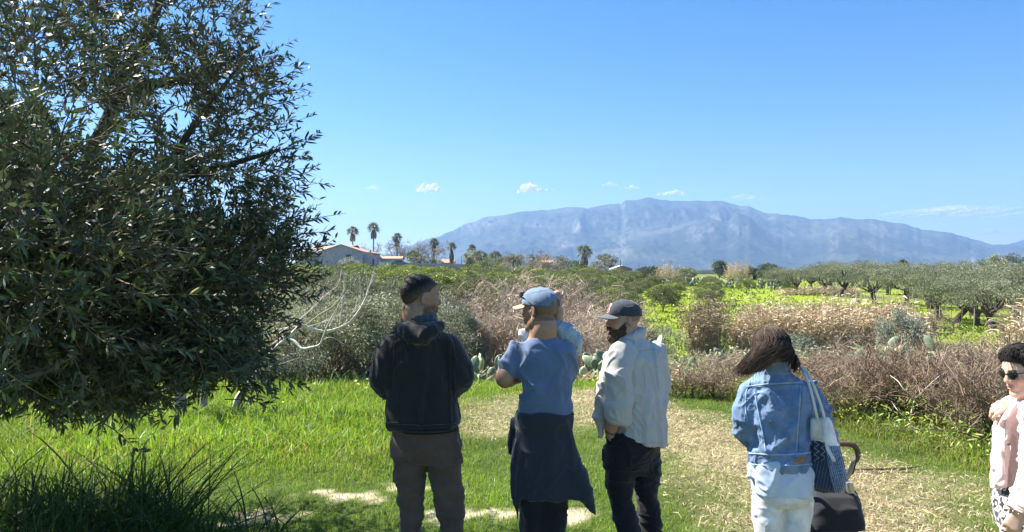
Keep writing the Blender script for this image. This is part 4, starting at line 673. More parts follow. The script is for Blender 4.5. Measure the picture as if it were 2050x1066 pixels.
# ------------------------------------------------------------------ house, sheds, walls, poles
M_WALL = mat('plaster', rough=.9, var=.12, vscale=1.2, bump=.2, bscale=8); M_TILE = mat('roof_tile', rough=.85, var=.22, vscale=3, stretch=(6, 1, 1), bump=.5, bscale=6); M_DARK = mat('dark_opening', rough=.4, spec=.4); M_CONC = mat('concrete', rough=.9, var=.2, vscale=.8)
def gable(name, x0, x1, y0, y1, z0, ze, zr, label, axis='x', wall=(.5, .5, .5), tile=(.42, .29, .23), over=.35, wins=(), chim=None):
    """house with its ridge along x or y; walls, roof, windows"""
    b = np.array([(x0 + x1) / 2, (y0 + y1) / 2, z0]); t = thing(name, b, label, 'house' if 'house' in name else 'building'); w = MB(); r_ = MB()
    if axis == 'x':
        ym = (y0 + y1) / 2; v = [(x0, y0, z0), (x1, y0, z0), (x1, y1, z0), (x0, y1, z0), (x0, y0, ze), (x1, y0, ze), (x1, y1, ze), (x0, y1, ze), (x0, ym, zr), (x1, ym, zr)]; w.add(v, q=[(0, 1, 5, 4), (1, 2, 6, 5), (2, 3, 7, 6), (3, 0, 4, 7)], t=[(5, 6, 9), (7, 4, 8)], col=wall)
        s = (zr - ze) / (ym - y0); a, e = x0 - over, x1 + over; ya, yb = y0 - over, y1 + over; za = ze - over * s
        for (p, q_) in (((ya, za), (ym, zr)), ((yb, za), (ym, zr))): r_.add([(a, p[0], p[1] + .05), (e, p[0], p[1] + .05), (e, q_[0], q_[1] + .05), (a, q_[0], q_[1] + .05), (a, p[0], p[1] + .25), (e, p[0], p[1] + .25), (e, q_[0], q_[1] + .25), (a, q_[0], q_[1] + .25)], q=[(0, 1, 2, 3), (4, 5, 6, 7), (0, 1, 5, 4), (1, 2, 6, 5), (0, 3, 7, 4)], col=tile)
    else:
        xm = (x0 + x1) / 2; v = [(x0, y0, z0), (x1, y0, z0), (x1, y1, z0), (x0, y1, z0), (x0, y0, ze), (x1, y0, ze), (x1, y1, ze), (x0, y1, ze), (xm, y0, zr), (xm, y1, zr)]; w.add(v, q=[(0, 1, 5, 4), (1, 2, 6, 5), (2, 3, 7, 6), (3, 0, 4, 7)], t=[(4, 5, 8), (6, 7, 9)], col=wall)
        s = (zr - ze) / (xm - x0); a, e = y0 - over, y1 + over; za = ze - over * s
        for (p, q_) in (((x0 - over, za), (xm, zr)), ((x1 + over, za), (xm, zr))): r_.add([(p[0], a, p[1] + .05), (p[0], e, p[1] + .05), (q_[0], e, q_[1] + .05), (q_[0], a, q_[1] + .05), (p[0], a, p[1] + .25), (p[0], e, p[1] + .25), (q_[0], e, q_[1] + .25), (q_[0], a, q_[1] + .25)], q=[(0, 1, 2, 3), (4, 5, 6, 7), (0, 1, 5, 4), (1, 2, 6, 5), (0, 3, 7, 4), (2, 3, 7, 6)], col=tile)
    w.put('wall', M_WALL, t); r_.put('roof', M_TILE, t)
    for (wx0, wx1, wz0, wz1) in wins:
        m = MB(); boxm(m, (wx0, y0 - .06, wz0), (wx1, y0 + .1, wz1), (.05, .055, .065)); f = m.put('window', M_DARK, t); m = MB(); boxm(m, (wx0 - .12, y0 - .1, wz0 - .14), (wx1 + .12, y0 - .003, wz0), (.42, .42, .42)); m.put('sill', M_WALL, f)
    if chim: m = MB(); boxm(m, *chim, (.5, .3, .22)); m.put('chimney', M_WALL, t)
    return t
def X(px, d): return (px - 1025) / F * d
def Z(py, d): return H - (py - 545) / F * d
d = 205.0
# the main house: a long body seen on its sunless gable end and its lit tiled slope
def big_house():
    g0, g1 = X(640, 205), X(726, 205); t = gable('house', g0, g1, 205, 232, Z(532, 205), Z(505, 205), Z(491, 205), 'long pale house with a red tiled roof behind the orchard, partly hidden by olive leaves', axis='y', wall=(.36, .36, .37), wins=[(X(693, 205), X(703, 205), Z(519, 205), Z(510, 205))])
    m = MB(); boxm(m, (X(604, 214), 212, Z(532, 214)), (g0 + .02, 226, Z(506, 214)), (.3, .32, .35)); m.put('wall', M_WALL, t)
    m = MB(); a, b_ = X(598, 206), X(706, 205); ya, ym = 208.5, 219.0; m.add([(a, ya, Z(505, 205) + .3), (X(640, 205) - .6, ya, Z(503, 205) + .2), (b_ - 1.5, ym, Z(490.5, 205) + .4), (a, ym, Z(492, 205) + .4), (a, 229, Z(505, 205)), (b_ - 1.5, 229, Z(505, 205))], q=[(0, 1, 2, 3), (3, 2, 5, 4)], col=(.42, .29, .23)); m.put('roof', M_TILE, t)
    m = MB(); boxm(m, (g1 + .003, 206, Z(532, 205)), (X(754, 206), 214, Z(513, 206)), (.36, .36, .37)); m.put('annex', M_WALL, t); m = MB(); boxm(m, (X(746, 206), 205.9, Z(530, 206)), (X(749, 206), 206.3, Z(519, 206)), (.05, .05, .06)); m.put('window', M_DARK, t)
    m = MB(); boxm(m, (X(741, 210), 209, Z(514, 210)), (X(744, 210), 209.5, Z(502, 210)), (.5, .27, .2)); m.put('chimney', M_WALL, t)
big_house()
gable('shed', X(762, 214), X(803, 214), 214, 219, Z(534, 214), Z(519, 214), Z(515, 214), 'low shed with a tan tiled roof right of the big house', wall=(.52, .47, .4), tile=(.5, .33, .22))
gable('shed', X(748, 209), X(758, 209), 209, 213, Z(534, 209), Z(521, 209), Z(516, 209), 'tiny red-roofed lean-to between the house annex and the tan shed', wall=(.55, .5, .5), tile=(.55, .25, .17), over=.2)
gable('house', X(885, 236), X(907, 236), 236, 242, Z(533, 236), Z(527, 236), Z(521, 236), 'small house roof peeping over the wall by the long-skirted palm', wall=(.6, .5, .42), tile=(.55, .28, .18))
gable('house', X(1084, 200), X(1106, 200), 200, 206, Z(545, 200), Z(527, 200), Z(522.5, 200), 'small orange-roofed house among the pale palms', wall=(.5, .42, .36), tile=(.62, .30, .14))
gable('house', X(1228, 215), X(1265, 215), 215, 222, Z(551, 215), Z(539, 215), Z(533, 215), 'small brick farmhouse with a pale pitched roof at the centre of the skyline', axis='y', wall=(.42, .27, .2), tile=(.6, .56, .52), wins=[(X(1236, 215), X(1239, 215), Z(544, 215), Z(540, 215))])
def long_shed():
    b = np.array([X(1395, 205), 208, Z(552, 205)]); t = thing('building', b, 'long low beige building behind the far cactus hedge', 'building'); m = MB(); boxm(m, (X(1368, 205), 205, Z(552, 205)), (X(1424, 205), 211, Z(543, 205)), (.62, .55, .42)); m.put('wall', M_WALL, t); m = MB(); boxm(m, (X(1366, 205), 204.7, Z(543, 205) + .003), (X(1426, 205), 211.3, Z(540.5, 205)), (.66, .58, .5)); m.put('roof', M_CONC, t)
    m = MB(); boxm(m, (X(1225, 214), 214, Z(551, 214)), (X(1232, 214), 217, Z(541, 214)), (.75, .7, .6)); o = m.put('shed', M_WALL, origin=(X(1228, 214), 215, Z(551, 214))); tag(o, 'tiny white hut left of the brick farmhouse', 'hut')
long_shed()
def wall(px0, px1, y0, y1, d0, d1, label, col):
    mb = MB(); x0, x1 = X(px0, d0), X(px1, d1); n = 9; tt = np.linspace(0, 1, n); xs = x0 + (x1 - x0) * tt; ds = d0 + (d1 - d0) * tt; top = Z(y0, d0) + (Z(y1, d1) - Z(y0, d0)) * tt; v = []
    for x, dd, z in zip(xs, ds, top): v += [(x, dd, z - 3.2), (x, dd, z), (x, dd + .25, z), (x, dd + .25, z - 3.2)]
    q = []
    for i in range(n - 1): a = 4 * i; q += [(a, a + 4, a + 5, a + 1), (a + 1, a + 5, a + 6, a + 2), (a + 2, a + 6, a + 7, a + 3)]
    q += [(0, 1, 2, 3), (4 * n - 4, 4 * n - 3, 4 * n - 2, 4 * n - 1)]; mb.add(v, q, col=col); tag(mb.put('garden_wall', M_CONC, origin=(x0, d0, top[0] - 3.2)), label, 'wall')
wall(790, 1000, 526, 531, 210, 205, 'long grey concrete garden wall below the palms', (.36, .33, .31))
def gate(px0, px1, py0, py1, d, label):
    m = MB(); boxm(m, (X(px0, d), d, Z(py1, d)), (X(px1, d), d + .12, Z(py0, d)), (.62, .55, .5)); tag(m.put('gate', M_CONC, origin=(X(px0, d), d, Z(py1, d))), label, 'gate')
gate(758, 770.5, 525, 534, 203, 'pale gate panel left of its twin, beside the house'); gate(771.5, 783, 525, 534, 203, 'pale gate panel right of its twin, by the wall end')
def car():
    b = np.array([X(800, 204), 204, Z(531, 204)]); t = thing('parked_car', b, 'dark car roof just showing before the garden wall', 'car'); m = MB(); prof = [(-2, 0), (-2, .7), (-1.5, .85), (-1, 1.3), (.7, 1.35), (1.4, .85), (2, .7), (2, 0)]; v = [(b[0] + x, b[1] + s, b[2] + z) for s in (-.8, .8) for x, z in prof]; n = len(prof)
    m.add(v, q=[(i, i + 1, n + i + 1, n + i) for i in range(n - 1)] + [(0, 1, 6, 7), (1, 2, 5, 6), (2, 3, 4, 5), (8, 9, 14, 15), (9, 10, 13, 14), (10, 11, 12, 13)], col=(.12, .13, .15)); m.put('body', mat('car_paint', rough=.25, spec=.6), t); m = MB(); [boxm(m, (b[0] - .9, b[1] + s - .01, b[2] + .88), (b[0] + .8, b[1] + s + .01, b[2] + 1.2), (.03, .03, .04)) for s in (-.815, .815)]; m.put('window', M_DARK, t)
car()
def pole(px, top, d, label, arms=1, r0=.14):
    b = gz(px, 0, d, -.2); h = Z(top, d) - b[2]; t = thing('power_pole', b, label, 'pole', 'thin poles on the skyline'); m = MB(); tube1(m, [(0, 0, 0), (0, 0, h)], [r0, r0 * .6], 6, (.22, .2, .18)); part('post', m.mesh('post', M_BARK), t)
    if arms: m = MB(); boxm(m, (-.9, -.06, h - .75), (.9, .06, h - .6), (.2, .18, .16)); [tube1(m, [(x, 0, h - .6), (x, 0, h - .35)], .06, 5, (.4, .4, .4)) for x in (-.75, 0, .75)]; part('crossarm', m.mesh('crossarm', M_BARK), t)
for a in [(1083, 500, 210, 'wooden power pole with crossarm above the pale palms', 1), (1067, 498, 215, 'thin mast left of the power pole', 0), (1242, 520, 212, 'white pole in front of the brick farmhouse', 0, .22), (1279, 526, 260, 'thin pole right of the brick farmhouse', 0), (1343, 521, 260, 'power pole with crossarm above the tan canes', 1), (725, 488, 240, 'thin aerial mast right of the red roof', 0, .07), (924, 514, 240, 'thin post between two short-skirted palms', 0), (1091, 512, 215, 'short post right of the power pole', 0), (1463, 532, 190, 'dark stub post by the cactus hedge', 0)]: pole(*a)
def town():
    r = np.random.default_rng(81); n = 46; pxs = np.concatenate([r.normal(1285, 22, 30), r.normal(1870, 25, 16)])
    for i in range(n):
        d = r.uniform(4150, 4350); x = X(pxs[i], d); z = 5 + r.uniform(0, 22); w = r.uniform(7, 16); m = MB(); boxm(m, (x - w, d, z - 20), (x + w, d + 14, z + r.uniform(7, 14)), vary((.62, .58, .54), 1, .12, r)[0]); boxm(m, (x - w * .7, d - .3, z + 2), (x - w * .3, d - .02, z + 4), (.1, .1, .1)); tag(m.put('building', M_WALL, origin=(x, d, z - 20)), 'tiny pale building of the town at the foot of the mountain' if i < 30 else 'tiny pale building at the foot of the ridge, above the olives', 'building', 'buildings of the far town' if i < 30 else 'buildings below the ridge')
town()
def bug(px, py, d, label, s):
    c = P(px, py, d); t = thing('flying_insect', c, label, 'insect'); m = MB(); v, f = ICO2; m.add(v * np.array([.35, .3, .25]) * s + c, t=f, col=(.08, .06, .06)); m.put('body', M_TWIG, t)
    for sx in (-1, 1): w = MB(); w.add([c + [0, -.1 * s, .1 * s], c + [sx * .9 * s, -.3 * s, .9 * s], c + [sx * 1.1 * s, .2 * s, .5 * s], c + [0, .2 * s, .12 * s]], q=[(0, 1, 2, 3)], col=(.25, .22, .22)); w.put('wing', M_LEAF, t)
bug(667, 30, 5, 'small dark insect flying in the sky right of the olive, lower of two', .008); bug(737, 17, 6, 'tiny dark insect high in the sky, right of the lower one', .007)
# ------------------------------------------------------------------ solid modelling with distance fields
import openvdb as vdb
class SD:
    """signed distance field on a voxel grid: smooth unions of round cones, ellipsoids and lofted sections, meshed as ONE surface"""
    def __init__(s, lo, hi, h):
        s.lo = np.asarray(lo, float); s.h = h; s.n = np.ceil((np.asarray(hi, float) - s.lo) / h).astype(int) + 1
        s.ax = [s.lo[i] + np.arange(s.n[i]) * h for i in range(3)]; s.d = np.full(s.n, .2, np.float32)
    def box(s, lo, hi):
        a = np.clip(np.floor((np.asarray(lo) - s.lo) / s.h).astype(int), 0, s.n); b = np.clip(np.ceil((np.asarray(hi) - s.lo) / s.h).astype(int) + 1, 0, s.n)
        sl = tuple(slice(a[i], b[i]) for i in range(3)); return sl, np.meshgrid(*[s.ax[i][sl[i]].astype(np.float32) for i in range(3)], indexing='ij', sparse=True)
    def put(s, sl, p, k, op):
        d = s.d[sl]
        if op == '+':
            if k: hh = np.clip(.5 + .5 * (d - p) / k, 0, 1); s.d[sl] = d + (p - d) * hh - k * hh * (1 - hh)
            else: s.d[sl] = np.minimum(d, p)
        elif op == '-':
            if k: hh = np.clip(.5 - .5 * (d + p) / k, 0, 1); s.d[sl] = d + (-p - d) * hh + k * hh * (1 - hh)
            else: s.d[sl] = np.maximum(d, -p)
        else: s.d[sl] = np.maximum(d, p)
    def rc(s, a, b, ra, rb=None, k=.02, op='+'):
        rb = ra if rb is None else rb; a = np.asarray(a, float); b = np.asarray(b, float); m = max(ra, rb) + k + .05; sl, (x, y, z) = s.box(np.minimum(a, b) - m, np.maximum(a, b) + m); ab = b - a; L = max(ab @ ab, 1e-9)
        t = np.clip(((x - a[0]) * ab[0] + (y - a[1]) * ab[1] + (z - a[2]) * ab[2]) / L, 0, 1); p = np.sqrt((x - a[0] - t * ab[0]) ** 2 + (y - a[1] - t * ab[1]) ** 2 + (z - a[2] - t * ab[2]) ** 2) - (ra + (rb - ra) * t); s.put(sl, p, k, op)
    def chain(s, pts, rs, k=.02, op='+', n=0):
        if n: pts, rs = spline(pts, np.asarray(rs, float) * np.ones(len(pts)), n)
        rs = np.asarray(rs, float) * np.ones(len(pts))
        for i in range(len(pts) - 1): s.rc(pts[i], pts[i + 1], rs[i], rs[i + 1], k, op)
    def loc(s, o, M, lo, hi):
        c = np.array([[x, y, z] for x in (lo[0], hi[0]) for y in (lo[1], hi[1]) for z in (lo[2], hi[2])]) @ M.T + o; sl, (x, y, z) = s.box(c.min(0), c.max(0)); x, y, z = x - o[0], y - o[1], z - o[2]
        return sl, [x * M[0, i] + y * M[1, i] + z * M[2, i] for i in range(3)]
    def ell(s, c, r, M=None, k=.02, op='+'):
        M = np.eye(3) if M is None else M; r = np.asarray(r, float); m = r + k + .04; sl, (x, y, z) = s.loc(np.asarray(c, float), M, -m, m)
        k0 = np.sqrt((x / r[0]) ** 2 + (y / r[1]) ** 2 + (z / r[2]) ** 2); k1 = np.sqrt((x / r[0] ** 2) ** 2 + (y / r[1] ** 2) ** 2 + (z / r[2] ** 2) ** 2); s.put(sl, (k0 * (k0 - 1) / np.maximum(k1, 1e-6)).astype(np.float32), k, op)
    def fn(s, o, M, lo, hi, f, k=0, op='+'):
        sl, q = s.loc(np.asarray(o, float), M, np.asarray(lo, float), np.asarray(hi, float)); s.put(sl, np.asarray(f(*q), np.float32), k, op)
    def loft(s, lv, k=.03, op='+', e=2.3, yaw=0.0):
        """lv: rows of z, cx, cy, half width, half depth; sections turned by yaw"""
        lv = np.array(sorted(lv, key=lambda q: q[0]), float); m = .12; R_ = lv[:, 3:5].max(); lo = [lv[:, 1].min() - R_ - m, lv[:, 2].min() - R_ - m, lv[0, 0] - m]; hi = [lv[:, 1].max() + R_ + m, lv[:, 2].max() + R_ + m, lv[-1, 0] + m]; sl, (x, y, z) = s.box(lo, hi)
        zs = np.clip(z, lv[0, 0], lv[-1, 0]); zi = zs.ravel(); f = [np.interp(zi, lv[:, 0], lv[:, i]).reshape(zs.shape).astype(np.float32) for i in range(1, 5)]
        c_, s_ = math.cos(yaw), math.sin(yaw); dx, dy = x - f[0], y - f[1]; u, v = dx * c_ + dy * s_, -dx * s_ + dy * c_
        q = (np.abs(u / f[2]) ** e + np.abs(v / f[3]) ** e) ** (1 / e); g = np.sqrt((u / f[2] ** 2) ** 2 + (v / f[3] ** 2) ** 2) / np.maximum(np.sqrt((u / f[2]) ** 2 + (v / f[3]) ** 2), 1e-4)
        p = (q - 1) / np.maximum(g, 1.5); dz = np.abs(z - zs); p = np.where(dz > 0, np.sqrt(np.maximum(p, 0) ** 2 + dz ** 2) + np.minimum(np.maximum(p, -.5), 0) * (dz <= 0), p) if True else p
        s.put(sl, p.astype(np.float32), k, op)
    def plane(s, o, n, op='&'):
        n = nrm(np.asarray(n, float)); sl = (slice(None),) * 3; x, y, z = np.meshgrid(*[a.astype(np.float32) for a in s.ax], indexing='ij', sparse=True); s.put(sl, (x - o[0]) * n[0] + (y - o[1]) * n[1] + (z - o[2]) * n[2], 0, op)
    def mesh(s):
        b = 4 * s.h; d = np.clip(s.d, -b, b); d[[0, -1]] = b; d[:, [0, -1]] = b; d[:, :, [0, -1]] = b
        g = vdb.FloatGrid(b); g.copyFromArray(np.ascontiguousarray(d, np.float32), tolerance=0.0); p, q = g.convertToQuads(0.0) if hasattr(g, 'convertToQuads') else (None, None)
        p = np.asarray(p, float) * s.h + s.lo; q = np.asarray(q).astype(int);
        q = q[(q[:, 0] != q[:, 2]) & (q[:, 1] != q[:, 3])]; return p, q
def vnorm(v, q):
    n = np.zeros_like(v); f = np.cross(v[q[:, 2]] - v[q[:, 0]], v[q[:, 3]] - v[q[:, 1]])
    for i in range(4): np.add.at(n, q[:, i], f)
    return nrm(n)
def relax(v, q, it=2, f=.5):
    for _ in range(it):
        a = np.zeros_like(v); c = np.zeros(len(v))
        for i in range(4):
            for j in (1, 3): np.add.at(a, q[:, i], v[q[:, (i + j) % 4]]); np.add.at(c, q[:, i], 1)
        v = v + f * (a / np.maximum(c, 1)[:, None] - v)
    return v
def folds(v, q, terms, seed=0):
    """cloth folds: displace along the normal by ridged noise stretched along the hang of the cloth; terms: (amp, (sx,sy,sz), mask or None, M)"""
    n = vnorm(v, q); d = np.zeros(len(v))
    for i, (amp, sc_, mask, M) in enumerate(terms):
        p = (v @ M if M is not None else v) * np.asarray(sc_); w = fbm(p * .6 + 5.1, 2, seed + i * 7 + 50)[:, None]; t = vn(p + 1.1 * w, seed + i * 7); t = 1.7 * np.exp(-(t / .20) ** 2) - .75 + .5 * w[:, 0]
        d += amp * t * (mask if mask is not None else 1)
    return v + n * d[:, None]
def rotz(a): return np.array([[math.cos(a), -math.sin(a), 0], [math.sin(a), math.cos(a), 0], [0, 0, 1.0]])
def rotx(a): return np.array([[1, 0, 0], [0, math.cos(a), -math.sin(a)], [0, math.sin(a), math.cos(a)]])
def roty(a): return np.array([[math.cos(a), 0, math.sin(a)], [0, 1, 0], [-math.sin(a), 0, math.cos(a)]])
class Head:
    """head frame: x to the wearer's right, y forward, z up; origin between the ears"""
    def __init__(s, c, yaw, pitch=0.0, roll=0.0, k=1.0, fem=False):
        s.o = np.asarray(c, float); s.M = rotz(rad(yaw)) @ rotx(rad(-pitch)) @ roty(rad(roll)); s.k = k; s.fem = fem
    def w(s, *p): return s.o + s.M @ (np.array(p, float) * s.k)
    def l(s, v): return (v - s.o) @ s.M / s.k
    def ell(s, sd, c, r, k=.012, op='+', R_=None): sd.ell(s.w(*c), np.array(r) * s.k, s.M if R_ is None else s.M @ R_, k, op)
    def rc(s, sd, a, b, ra, rb=None, k=.012, op='+'): sd.rc(s.w(*a), s.w(*b), ra * s.k, (ra if rb is None else rb) * s.k, k, op)
    def build(s, sd):
        f = s.fem; s.ell(sd, (0, -.016, .032), (.074, .095, .086)); s.ell(sd, (0, .022, -.02), (.064 if not f else .059, .070, .088), .02); s.ell(sd, (0, .045, .035), (.060, .045, .058), .02)
        jw = .046 if not f else .040
        for x in (-1, 1):
            s.rc(sd, (x * .056, -.008, -.045), (x * jw, .020, -.072), .018, .018, .02); s.rc(sd, (x * jw, .020, -.072), (x * .012, .074, -.098), .018, .017, .02); s.ell(sd, (x * .044, .058, -.018), (.020, .022, .018), .018)
            s.rc(sd, (x * .012, .083, .027), (x * .042, .072, .026), .011, .010, .012)
        s.ell(sd, (0, .074, -.098), (.020, .018, .017), .015)
        for x in (-1, 1): s.ell(sd, (x * .031, .097, .010), (.017, .018, .012), .012, '-')
        for x in (-1, 1): s.ell(sd, (x * .031, .074, .009), (.0135, .0125, .0115), .004); s.ell(sd, (x * .031, .078, .0165), (.016, .010, .005), .005); s.ell(sd, (x * .031, .078, .001), (.015, .009, .004), .005)
        s.rc(sd, (0, .086, .022), (0, .104, -.016), .0085, .0105, .010); s.ell(sd, (0, .107, -.022), (.0115, .0115, .010), .008)
        for x in (-1, 1): s.ell(sd, (x * .0125, .096, -.026), (.008, .010, .0075), .006)
        s.ell(sd, (0, .080, -.055), (.028, .018, .024), .015)
        s.ell(sd, (0, .095, -.052), (.021, .009, .0055), .005); s.ell(sd, (0, .093, -.064), (.019, .0095, .0065), .005); s.ell(sd, (0, .103, -.0575), (.022, .010, .0018), .003, '-')
        for x in (-1, 1):
            E = rotz(x * .42) @ rotx(-.2); s.ell(sd, (x * .083, -.014, -.002), (.008, .021, .034), .005, '+', E); s.ell(sd, (x * .094, -.009, .003), (.0085, .013, .021), .003, '-', E); s.rc(sd, (x * .086, .004, -.008), (x * .086, .003, .002), .005, .004, .003); s.ell(sd, (x * .076, .002, -.006), (.006, .006, .009), .004)
    def skin_col(s, v, base, lip, stub=None):
        p = s.l(v); c = np.tile(np.asarray(base, float), (len(v), 1)); m = (np.abs(p[:, 0]) < .023) & (p[:, 1] > .085) & (p[:, 2] < -.046) & (p[:, 2] > -.0715); c[m] = lip
        e = (np.abs(np.abs(p[:, 0]) - .031) < .0105) & (p[:, 1] > .076) & (np.abs(p[:, 2] - .009) < .0062); c[e] = (.55, .5, .46); ir = e & (np.abs(np.abs(p[:, 0]) - .031) < .0055); c[ir] = (.03, .02, .015)
        br = (np.abs(np.abs(p[:, 0]) - .031) < .019) & (p[:, 1] > .06) & (np.abs(p[:, 2] - .030) < .0045); c[br] = (.045, .03, .022)
        nz = fbm(p * 70, 2, 3)[:, None]; c = c * (1 + .06 * nz); rd = (p[:, 1] > .05) & (np.abs(p[:, 2] + .02) < .03) & (np.abs(p[:, 0]) < .06); c[rd] *= [1.06, .95, .93]
        if stub is not None: w = stub(p)[:, None]; c = c * (1 - w) + np.array([.06, .045, .035]) * w
        return c
def hand(sd, wrist, d, up, side, curl=(.5, .6, .7, .8), thumb=.5, s=1.0, spread=.06):
    """palm from wrist along d, back of the hand towards up; side = +1 if the thumb leaves towards cross(d, up)"""
    d = nrm(np.asarray(d, float)); up = np.asarray(up, float); up = nrm(up - d * (up @ d)); x = np.cross(d, up) * side; w = np.asarray(wrist, float)
    for i, o in enumerate((.026, .009, -.008, -.024)): sd.rc(w + d * .012 * s + x * o * .6 * s, w + d * (.088 - .006 * abs(i - 1)) * s + x * o * s, .0155 * s, .0118 * s, .014)
    ln = [(.040, .025, .020), (.045, .028, .021), (.042, .026, .020), (.033, .020, .018)]
    for i, o in enumerate((.028, .0095, -.0088, -.026)):
        p = w + d * (.088 - .006 * abs(i - 1)) * s + x * o * s; a = .25 * curl[i]; dd = nrm(d + x * spread * (1.5 - i))
        for j, L in enumerate(ln[i]):
            a += curl[i] * (.85, 1.0, .7)[j]; q = p + (dd * math.cos(a) - up * math.sin(a)) * L * s; r0 = (.0098, .0088, .0080)[j] * s * (.88 if i == 3 else 1); sd.rc(p, q, r0, r0 * .92, .0035); p = q
    p = w + d * .022 * s + x * .024 * s; a = nrm(x * .8 + d * .75 - up * .35 * thumb); q = p + a * .042 * s; sd.rc(p, q, .0135 * s, .0110 * s, .010); a2 = nrm(a + d * .5 - up * .6 * thumb - x * .5 * thumb); e = q + a2 * .030 * s; sd.rc(q, e, .0105 * s, .0092 * s, .003); sd.rc(e, e + nrm(a2 - up * .3 * thumb) * .022 * s, .0090 * s, .0075 * s, .003)
def surf_tube(bv, pts, r, mb, col, k=5, n=24, lift=.0):
    """a seam or cord laid on a surface along photo-plane points (px, py, start distance)"""
    q = []
    for (px, py, d0) in pts: q.append((px, py, d0))
    q = np.array(q, float); t = np.linspace(0, len(q) - 1, n); out = []
    for u in t:
        i = min(int(u), len(q) - 2); px, py, d0 = q[i] + (q[i + 1] - q[i]) * (u - i); a = P(px, py, d0 - .8); dr = nrm(P(px, py, 1.0) - np.array([0, 0, H])); hit = bv.ray_cast(Vector(a), Vector(dr))
        if hit[0] is not None and (not out or np.linalg.norm(np.array(hit[0]) - out[-1]) < .08): out.append(np.array(hit[0]) + np.array(hit[1]) * lift * (1 if hit[1].dot(Vector(dr)) < 0 else -1))
    if len(out) > 2: tube1(mb, out, r, k, col)
    return out
def bvh(v, q): return BVHTree.FromPolygons([tuple(x) for x in v], [tuple(int(i) for i in f) for f in q])
def cloth(name, rough=.85, bump=.25, bscale=350, var=.10, vscale=9, sheen=.25, stretch=(1, 1, 1)): return mat(name, rough=rough, var=var, vscale=vscale, bump=bump, bscale=bscale, spec=.15, sheen=sheen, stretch=stretch, bdist=.004)
M_SKIN = mat('skin', rough=.5, var=.07, vscale=40, bump=.12, bscale=220, spec=.35, bdist=.003)
M_HAIR = mat('hair', rough=.6, var=.3, vscale=90, bump=.5, bscale=700, spec=.25, bdist=.003); M_SHOE = mat('shoe_leather', rough=.5, var=.1, bump=.2)
M_GLASS = mat('dark_lens', rough=.12, spec=.6); M_LEATHER = mat('brown_leather', rough=.55, var=.2, vscale=30, bump=.3, bscale=150, spec=.4); M_METAL = mat('grey_metal', rough=.35, metal=.8)
def garment(name, sd, parent, m, col, terms=(), seed=0, it=1, colf=None):
    v, q = sd.mesh(); v = relax(v, q, it); v = folds(v, q, terms, seed) if terms else v; mb = MB(); mb.add(v, q, col=colf(v) if colf else col); o = mb.put(name, m, parent, smooth=True); return o, v, q
def legs(sd, L, k=.03):
    for pts, rs in L: sd.chain(pts, rs, k, n=14)
def shoe(parent, ankle, yaw, col, s=1.0):
    a = np.array([ankle[0], ankle[1], 0.0]); z0 = float(zt(a[0], a[1])); sd = SD(a + [-.25, -.25, z0 - .03], a + [.25, .25, z0 + .22], .007); f = np.array([-math.sin(yaw), math.cos(yaw), 0]); sd.rc(a - f * .06 + [0, 0, z0 + .05], a + f * .05 * s + [0, 0, z0 + .055], .045, .045, .02); sd.rc(a + f * .05 * s + [0, 0, z0 + .05], a + f * .16 * s + [0, 0, z0 + .035], .046, .036, .03); sd.rc(a + [0, 0, z0 + .06], a - f * .02 + [0, 0, z0 + .14], .046, .044, .03); sd.plane((0, 0, z0 + .002), (0, 0, -1)); garment('shoe', sd, parent, M_SHOE, col)
# ------------------------------------------------------------------ people
class Fig:
    def __init__(s, d): s.d = d; s.s = F / d
    def J(s, px, py, dz=0.0): return P(px, py, s.d + dz)
    def L(s, rows):
        """rows: y px, cx px, half width px (or metres if < 1), half depth m, depth offset"""
        o = []
        for r in rows:
            dy = r[4] if len(r) > 4 else 0.0; p = s.J(r[1], r[0], dy); o.append((p[2], p[0], p[1], r[2] if r[2] < 1 else r[2] / s.s, r[3]))
        return o
    def C(s, pts): return [s.J(p[0], p[1], p[2]) for p in pts], [p[3] for p in pts]
    def body(s, head, label, skin, lip, torso, limbs, neck, hands=(), stub=None, h=.0048, extra=None, feet=True, group=None):
        pts = [head.o] + [p for c in limbs for p in s.C(c)[0]]; a = np.min(pts, 0) - .30; b = np.max(pts, 0) + .30; base = np.array([head.o[0], s.d, 0.0]); base[2] = float(zt(base[0], base[1])); a[2] = max(a[2], base[2] - .02)
        sd = SD(a, b, h); sd.loft([(a, b, c, d * .82, e * .8) for a, b, c, d, e in s.L(torso)], .02)
        for i, c in enumerate(limbs): p_, r_ = s.C(c); sd.chain(p_, np.array(r_) * (1 if i < 2 else .62), k=.02, n=12)
        nb = s.J(*neck[:3]); nt_ = head.w(0, -.016, -.045) if abs(head.M[2, 1]) > .3 else head.w(0, -.022, -.05); nm = .5 * (head.w(0, -.01, -.05) + nb) if abs(head.M[2, 1]) > .3 else head.w(0, -.03, -.10); sd.chain([nt_, nm, nb], [.054 * head.k, (.046 if abs(head.M[2, 1]) > .3 else .056) * head.k, neck[3]], .03, n=8)
        head.build(sd)
        for hd in hands: hand(sd, *hd[0], **hd[1])
        if extra: extra(sd)
        v, q = sd.mesh(); v = relax(v, q, 1, .4); mb = MB(); mb.add(v, q, col=head.skin_col(v, skin, lip, stub)); o = mb.put('person', M_SKIN, origin=base, smooth=True); tag(o, label, 'person', group); s.o = o; s.base = base; return o
